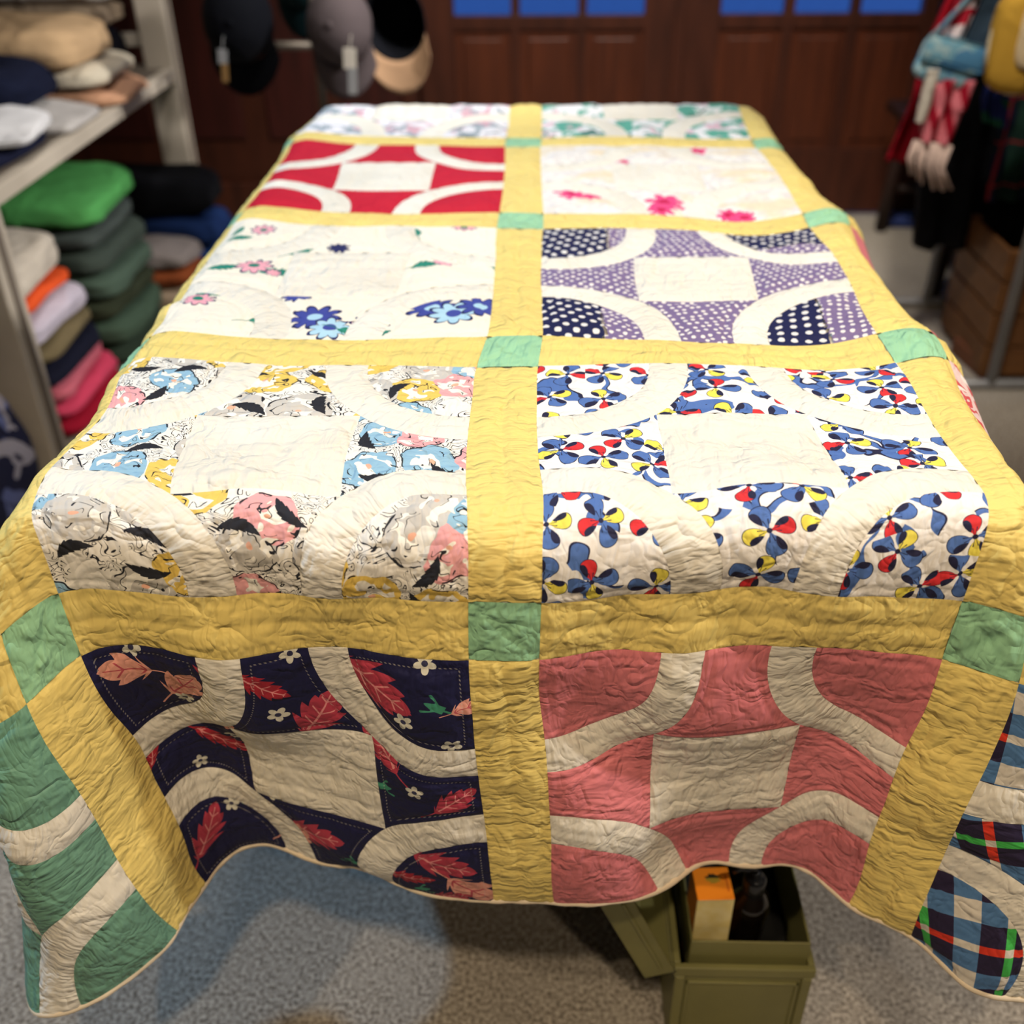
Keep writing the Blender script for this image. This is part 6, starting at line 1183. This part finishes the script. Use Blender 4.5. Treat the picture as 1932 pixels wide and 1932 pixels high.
def cap(label, loc, rotation, mat, undermat, r=.083, tagcol=None, group='caps on the stand'):
    c = empty('baseball_cap', loc); c.rotation_euler = rotation
    tag(c, label, 'cap', group)
    # crown: six panelled dome, brim on -z side when hung
    bm = bmesh.new(); n = 36; rings = []
    for j in range(13):
        a = j / 12 * math.pi / 2
        ring = []
        for k in range(n):
            t = k * 2 * math.pi / n
            seam = 1 - .022 * abs(math.cos(3 * t)) ** 12
            rr = r * math.cos(a) ** .75 * seam
            ring.append(bm.verts.new((rr * math.cos(t) * 1.0, rr * math.sin(t) * 1.12, r * 1.25 * math.sin(a))))
        rings.append(ring)
    for A, B in zip(rings, rings[1:]):
        for k in range(n): bm.faces.new((A[k], A[(k + 1) % n], B[(k + 1) % n], B[k]))
    inner = [[bm.verts.new(v.co * .965) for v in ring] for ring in rings]
    for A, B in zip(inner, inner[1:]):
        for k in range(n): bm.faces.new((A[(k + 1) % n], A[k], B[k], B[(k + 1) % n]))
    for k in range(n): bm.faces.new((rings[0][(k + 1) % n], rings[0][k], inner[0][k], inner[0][(k + 1) % n]))
    bmesh.ops.remove_doubles(bm, verts=bm.verts, dist=.0008)
    build('crown', bm, mat, c, None, True)
    bm = bmesh.new(); N = 24
    top, bot = [], []
    for layer in (0, 1):
        L = []
        for i in range(N + 1):
            t = math.radians(-66 + 132 * i / N)
            row = []
            for q in range(6):
                f = q / 5
                ext = .078 * math.cos((t) * .95) ** .55 if abs(t) < 1.5 else 0
                x = r * math.sin(t); y = -(r * 1.12 * math.cos(t) + ext * f)
                z = -.012 * f - .022 * (math.sin(t) ** 2) * f - layer * .004
                row.append(bm.verts.new((x * (1 + .10 * f), y, z)))
            L.append(row)
        (top if layer == 0 else bot).extend(L)
    for L, flip in ((top, 0), (bot, 1)):
        for i in range(N):
            for q in range(5):
                f = (L[i][q], L[i + 1][q], L[i + 1][q + 1], L[i][q + 1]); bm.faces.new(f[::-1] if flip else f)
    for i in range(N):
        bm.faces.new((top[i][5], top[i + 1][5], bot[i + 1][5], bot[i][5])); bm.faces.new((top[i][0], bot[i][0], bot[i + 1][0], top[i + 1][0]))
    for i in (0, N):
        for q in range(5): bm.faces.new((top[i][q], top[i][q + 1], bot[i][q + 1], bot[i][q]))
    build('brim', bm, undermat, c, None, True)
    bm = bmesh.new(); lathe(bm, [(.001, r * 1.25), (.008, r * 1.25), (.008, r * 1.25 + .004), (.003, r * 1.25 + .007)], 12); build('button', bm, mat, c, None, True)
    return c
def hang_tag(parent, label, loc, w, h, c1, c2, rz=0.0):
    t = empty('price_tag', (0, 0, 0), parent); t['label'] = label
    pm = Matrix.LocRotScale(parent.location, parent.rotation_euler, None)
    t.matrix_parent_inverse = pm.inverted()
    t.location = loc; t.rotation_euler = (0, math.radians(rz), 0)
    bm = bmesh.new(); box(bm, -w * .7, w * .7, -.001, .001, -h * .45, 0, .0006, 1); build('upper_card', bm, c1, t)
    bm = bmesh.new(); box(bm, -w / 2 + w * .25, w / 2 + w * .25, -.0012, .0002, -h, -h * .42, .0006, 1); build('lower_card', bm, c2, t)
    bm = bmesh.new(); tube(bm, [(0, 0, -.004), (.004, .004, .03)], .0012, 6); build('string', bm, c1, t)
    return t
M_CBLK = cloth_mat('black_felt', sr(11, 13, 20), .3); M_CGRY = cloth_mat('grey_felt', sr(88, 79, 82), .3); M_CTAN = cloth_mat('tan_canvas', sr(166, 134, 106), .3)
M_CTEAL = cloth_mat('dark_teal_canvas', sr(16, 40, 46), .3)
M_PAPER = simple('white_card', sr(210, 204, 194), .7, .2); M_KRAFT = simple('kraft_card', sr(140, 108, 66), .7, .2); M_PALE = simple('grey_card', sr(150, 152, 156), .7, .2)
R = math.radians
cap_a = cap('black cap hanging brim down at the left of the stand', (-.705, 1.90, .885), (R(84), 0, R(4)), M_CBLK, M_CBLK, .088)
cap('dark teal cap behind the black one', (-.585, 2.13, .97), (R(86), 0, R(-6)), M_CTEAL, M_CTEAL, .08)
cap_b = cap('grey cap with a white price tag in the middle of the stand', (-.447, 1.88, .875), (R(80), 0, R(-5)), M_CGRY, M_CGRY, .082)
cap('tan cap turned inside out to show its dark lining', (-.318, 1.92, .876), (R(-84), R(180 - 8), 0), M_CBLK, M_CTAN, .080)
hang_tag(cap_a, 'grey and kraft price tag hanging on the black cap', (-.722, 1.775, .84), .016, .075, M_PALE, M_KRAFT, 6)
hang_tag(cap_b, 'white price tag hanging on the grey cap', (-.408, 1.755, .845), .022, .105, M_PAPER, M_PALE, 4)

# ------------------------------------------------------------------ clothes rack and stool on the right
M_DWOOD = simple('dark_brown_wood', sr(46, 26, 20), .5, .3, sr(34, 19, 14), 7.0, stretch=(6, 6, 1))
M_CRATE = simple('honey_brown_wood', sr(112, 74, 40), .55, .3, sr(92, 58, 30), 6.0, stretch=(1, 6, 6))
rk = empty('clothes_rack', (1.27, 2.0, 0)); tag(rk, 'steel clothes rack hung with scarves, bags and coats', 'rack')
for y in (-.36, .21):
    bm = bmesh.new(); tube(bm, [(0, y, .02), (0, y, 1.55)], .014, 14); build('upright', bm, M_STEEL, rk, None, True)
    bm = bmesh.new(); tube(bm, [(-.22, y, .015), (.25, y, .015)], .013, 10); build('foot', bm, M_STEEL, rk, None, True)
bm = bmesh.new(); tube(bm, [(0, -.40, 1.55), (0, .25, 1.55)], .014, 14); build('hanging_bar', bm, M_STEEL, rk, None, True)

def sheet(bm, rows, folds=3.0, amp=.02, thick=.006, n=28, seed=0):
    """cloth hanging through rows of (left point, right point), gathered into folds, with thickness"""
    m = len(rows) * 4; P = []
    for i in range(m + 1):
        f = i / m * (len(rows) - 1); k = min(int(f), len(rows) - 2); t = f - k; t = t * t * (3 - 2 * t)
        a = Vector(rows[k][0]).lerp(Vector(rows[k + 1][0]), t); b = Vector(rows[k][1]).lerp(Vector(rows[k + 1][1]), t)
        P.append((a, b, i / m))
    F, B = [], []
    for a, b, v in P:
        fr, br = [], []
        for j in range(n + 1):
            u = j / n; p = a.lerp(b, u)
            d = amp * math.sin(2 * math.pi * folds * u + seed + v * 1.3) * (.5 + .5 * v) + (vnoise(u * 6 + seed, v * 5, seed) - .5) * amp
            p = p + Vector((0, float(d), 0)); fr.append(bm.verts.new(p)); br.append(bm.verts.new(p + Vector((0, thick, 0))))
        F.append(fr); B.append(br)
    for i in range(m):
        for j in range(n):
            bm.faces.new((F[i][j], F[i][j + 1], F[i + 1][j + 1], F[i + 1][j])); bm.faces.new((B[i][j], B[i + 1][j], B[i + 1][j + 1], B[i][j + 1]))
        bm.faces.new((F[i][0], F[i + 1][0], B[i + 1][0], B[i][0])); bm.faces.new((F[i][n], B[i][n], B[i + 1][n], F[i + 1][n]))
    for j in range(n):
        bm.faces.new((F[0][j], B[0][j], B[0][j + 1], F[0][j + 1])); bm.faces.new((F[m][j], F[m][j + 1], B[m][j + 1], B[m][j]))
def hang(name, label, cat, rows, mat, folds=3.0, amp=.02, thick=.006, seed=0, group=None):
    bm = bmesh.new(); sheet(bm, rows, folds, amp, thick, 28, seed)
    return tag(build(name, bm, mat, None, None, True), label, cat, group)
def row(y, *zz): return [((xa, y, z), (xb, y, z)) for xa, xb, z in zz]

hang('coat', 'long black coat hanging at the back of the rack', 'coat', row(1.98, (1.10, 1.36, 1.45), (1.04, 1.42, 1.30), (1.06, 1.44, .9), (1.08, 1.45, .6), (1.12, 1.46, .27)), cm(13, 13, 17), 4, .025, .03, 1)
def tartan_mat():
    g = Graph('dark_green_tartan', .9, .1); x, y, z = g.xyz(g.obj())
    fx, fz = (x * 9.0).fract(), (z * 9.0).fract()
    c = g.mix((fx < .5), sr(28, 52, 42), sr(24, 28, 52)); c = g.mix((fz < .5) * .5, c, sr(20, 36, 34))
    c = g.mix((fx - .25).abs() < .03, c, sr(120, 34, 40)); c = g.mix((fz - .25).abs() < .03, c, sr(120, 34, 40))
    g.color(c); return g.mat
hang('kilt', 'dark green tartan kilt hanging low at the right end of the rack', 'kilt', row(1.90, (1.24, 1.52, .80), (1.235, 1.54, .62), (1.25, 1.58, .43)), tartan_mat(), 6, .015, .01, 2)
hang('scarf', 'plain dark red scarf hanging at the left of the rack', 'scarf', [((1.03, 1.86, .95), (1.07, 1.86, .95)), ((.99, 1.86, .80), (1.05, 1.86, .80)), ((.985, 1.86, .70), (1.04, 1.86, .70)), ((.945, 1.86, .55), (1.02, 1.86, .54))], cm(146, 14, 30), 1.5, .012, .01, 3)
hang('scarf', 'red and white striped scarf hanging over the blue tweed bag', 'scarf', [((1.05, 1.77, 1.18), (1.12, 1.77, 1.18)), ((1.02, 1.77, .95), (1.075, 1.77, .95)), ((.985, 1.76, .83), (1.045, 1.76, .85))],
     blur_floral('red_white_stripe', sr(216, 196, 196), ((sr(170, 24, 44), .52),), 14.0, solid=True), 1.5, .01, .01, 4)
hang('belt_strap', 'wide slate blue denim strap slanting down the rack', 'strap', [((1.09, 1.735, 1.12), (1.155, 1.735, 1.12)), ((1.062, 1.735, .94), (1.125, 1.735, .94)), ((1.04, 1.735, .84), (1.105, 1.735, .815))], cm(58, 74, 90), .5, .006, .008, 5)
pk = hang('scarf', 'pink and red woollen scarf with long cream fringe', 'scarf', [((.985, 1.72, .775), (1.083, 1.72, .77)), ((.978, 1.72, .70), (1.070, 1.72, .70)), ((.966, 1.72, .635), (1.058, 1.72, .62))],
          None, 2.0, .014, .010, 6)
gp = Graph('pink_red_wool', .9, .1); gx, gy, gz = gp.xyz(gp.obj())
gp.color(gp.mix(((gx * 26.0 + gz * 7.0).fract() > .55), sr(206, 112, 122), sr(150, 20, 40))); pk.data.materials.append(gp.mat)
M_FRG = cloth_mat('cream_fringe_wool', sr(216, 190, 178), .5)
random.seed(4)
for i in range(11):
    f = i / 10; x0 = .968 + f * .088; z0 = .636 - f * .014
    bm = bmesh.new(); ln = .10 + .015 * random.random() - (.02 if i < 4 else 0)
    pts = [(x0, 1.72, z0), (x0 - .012 + .01 * random.random(), 1.715, z0 - ln * .5), (x0 + (.0 if i < 5 else .016) + .01 * random.random(), 1.72, z0 - ln)]
    tube(bm, pts, .004, 6, radii=[.005, .0048, .0032]); build('fringe_tassel', bm, M_FRG, pk, None, True)
hang('scarf', 'narrow cream scarf end hanging beside the pink scarf', 'scarf', [((.958, 1.70, .80), (.985, 1.70, .80)), ((.956, 1.70, .73), (.982, 1.70, .73)), ((.955, 1.70, .68), (.975, 1.70, .68))], cm(214, 204, 190), 1, .006, .01, 7)
def bag_mesh(w, h, d, seed, p=.45):
    bm = bmesh.new(); nu, nvv = 36, 18; rows_ = []
    for i in range(nu):
        t = i * 2 * math.pi / nu; rr = []
        for j in range(nvv):
            a = -math.pi / 2 + math.pi * j / (nvv - 1)
            s = lambda v, q: math.copysign(abs(v) ** q, v)
            x = w / 2 * s(math.cos(a), .5) * s(math.cos(t), .5); y = d / 2 * s(math.cos(a), .5) * s(math.sin(t), .7); z = h / 2 * s(math.sin(a), p)
            nz = float(vnoise(np.array(x * 18 + seed), np.array(z * 18 + y * 9), seed) - .5)
            rr.append(bm.verts.new((x * (1 + .12 * nz), y * (1 + .3 * nz), z * (1 + .05 * nz))))
        rows_.append(rr)
    for i in range(nu):
        for j in range(nvv - 1): bm.faces.new((rows_[i][j], rows_[(i + 1) % nu][j], rows_[(i + 1) % nu][j + 1], rows_[i][j + 1]))
    bm.faces.new([r_[0] for r_ in rows_]); bm.faces.new([r_[-1] for r_ in rows_])
    return bm
tw = empty('tweed_bag', (1.018, 1.75, .808)); tw.rotation_euler = (0, R(14), 0); tag(tw, 'pale blue tweed bag hanging from the rack above the pink scarf', 'bag', None)
gt = Graph('pale_blue_tweed', .9, .1); v = gt.obj(); n1 = gt.noise(v, 30.0, 2.0); n2 = gt.noise(v, 16.0, 2.0)
gt.color(gt.mix((n2 > .55), gt.mix((n1 > .5), sr(120, 168, 188), sr(160, 190, 196)), sr(86, 140, 180)))
build('pouch', bag_mesh(.155, .105, .06, 3), gt.mat, tw, None, True)
bm = bmesh.new(); box(bm, -.078, .078, -.034, -.026, -.004, .054, .010, 3); fl = build('flap', bm, gt.mat, tw, None, True)
bm = bmesh.new(); tube(bm, [(-.06, 0, .045), (.0, .01, .16), (.12, .02, .40), (.24, .03, .74)], .006, 8); build('strap', bm, gt.mat, tw, None, True)
yb = empty('shoulder_bag', (1.150, 1.655, .865)); tag(yb, 'mustard yellow bag with a cream front at the right edge', 'bag')
M_MUST = cloth_mat('mustard_canvas', sr(206, 160, 62), .4); M_CRMC = cloth_mat('cream_canvas', sr(226, 202, 162), .4); M_PIPE = cloth_mat('pale_piping', sr(214, 200, 170), .4)
build('body', bag_mesh(.165, .215, .07, 5, .5), M_MUST, yb, None, True)
bm = bag_mesh(.115, .15, .03, 6, .5)
for v_ in bm.verts: v_.co += Vector((.022, -.032, .022))
build('front_pocket', bm, M_CRMC, yb, None, True)
bm = bmesh.new(); tube(bm, [(.083 * math.cos(t) * (1 if abs(math.cos(t)) < .8 else .99), -.0, .108 * math.sin(t)) for t in [2 * math.pi * k / 40 for k in range(40)]], .006, 8, closed=True); build('piping', bm, M_PIPE, yb, None, True)
bm = bmesh.new(); tube(bm, [(-.06, 0, .09), (-.02, .0, .3), (.08, .0, .69), (.12, .0, .50), (.07, 0, .09)], .007, 8); build('strap', bm, M_MUST, yb, None, True)
hang('scarf', 'small blue and green striped scarf glimpsed under the yellow bag', 'scarf', [((1.15, 1.80, .80), (1.21, 1.80, .80)), ((1.135, 1.80, .72), (1.205, 1.80, .72)), ((1.15, 1.80, .66), (1.215, 1.80, .64))],
     blur_floral('blue_green_stripe', sr(30, 44, 110), ((sr(24, 84, 66), .52), (sr(96, 96, 40), .64)), 5.0, solid=True), 1.5, .008, .008, 9)
# dark wooden stool
so = empty('wooden_stool', (1.44, 2.62, 0)); tag(so, 'dark brown wooden stool standing beneath the hanging clothes', 'stool')
bm = bmesh.new(); box(bm, -.17, .19, -.36, .36, .42, .46, .012, 3); build('seat', bm, M_DWOOD, so)
for x in (-.10, .12):
    for y in (-.30, .30):
        bm = bmesh.new(); tube(bm, [(x, y, .42), (x * 1.2, y * 1.06, .0)], .03, 12, radii=[.034, .022]); build('leg', bm, M_DWOOD, so, None, True)
for y in (-.30, .30):
    bm = bmesh.new(); tube(bm, [(-.11, y * 1.03, .16), (.135, y * 1.03, .16)], .014, 10); build('stretcher', bm, M_DWOOD, so, None, True)
# honey brown crate with slats
cr = empty('wooden_crate', (1.475, 1.86, 0)); tag(cr, 'honey brown wooden crate on the floor at the right edge', 'crate')
for x in (-.19, .19):
    for y in (-.15, .15):
        bm = bmesh.new(); box(bm, x - .018, x + .018, y - .018, y + .018, 0, .36, .003); build('corner_post', bm, M_CRATE, cr)
for k in range(4):
    for y in (-.174, .174):
        bm = bmesh.new(); box(bm, -.21, .21, y - .006, y + .006, .02 + k * .088, .10 + k * .088, .003); build('slat', bm, M_CRATE, cr)
    for x in (-.214, .214):
        bm = bmesh.new(); box(bm, x - .006, x + .006, -.167, .167, .02 + k * .088, .10 + k * .088, .003); build('slat', bm, M_CRATE, cr)
bm = bmesh.new(); box(bm, -.20, .20, -.165, .165, .012, .02, .001); build('bottom_board', bm, M_CRATE, cr)
bl = empty('wooden_board', (1.30, 1.79, 0)); bl.rotation_euler = (0, 0, R(8)); tag(bl, 'low reddish brown wooden block on the floor behind the rack foot', 'board')
bm = bmesh.new(); box(bm, -.05, .05, -.09, .09, .0, .05, .006); build('block', bm, simple('reddish_brown_wood', sr(104, 62, 38), .55, .3), bl)
bm = bmesh.new(); box(bm, -.03, .03, -.07, .07, .05, .062, .004); build('cap_strip', bm, M_STEEL, bl)
folded('folded_cloth', 'dull blue cloth lying on the floor by the door', 'cloth', None, 1.40, 3.0, 0, .13, .08, .035, cm(50, 62, 110), 91)
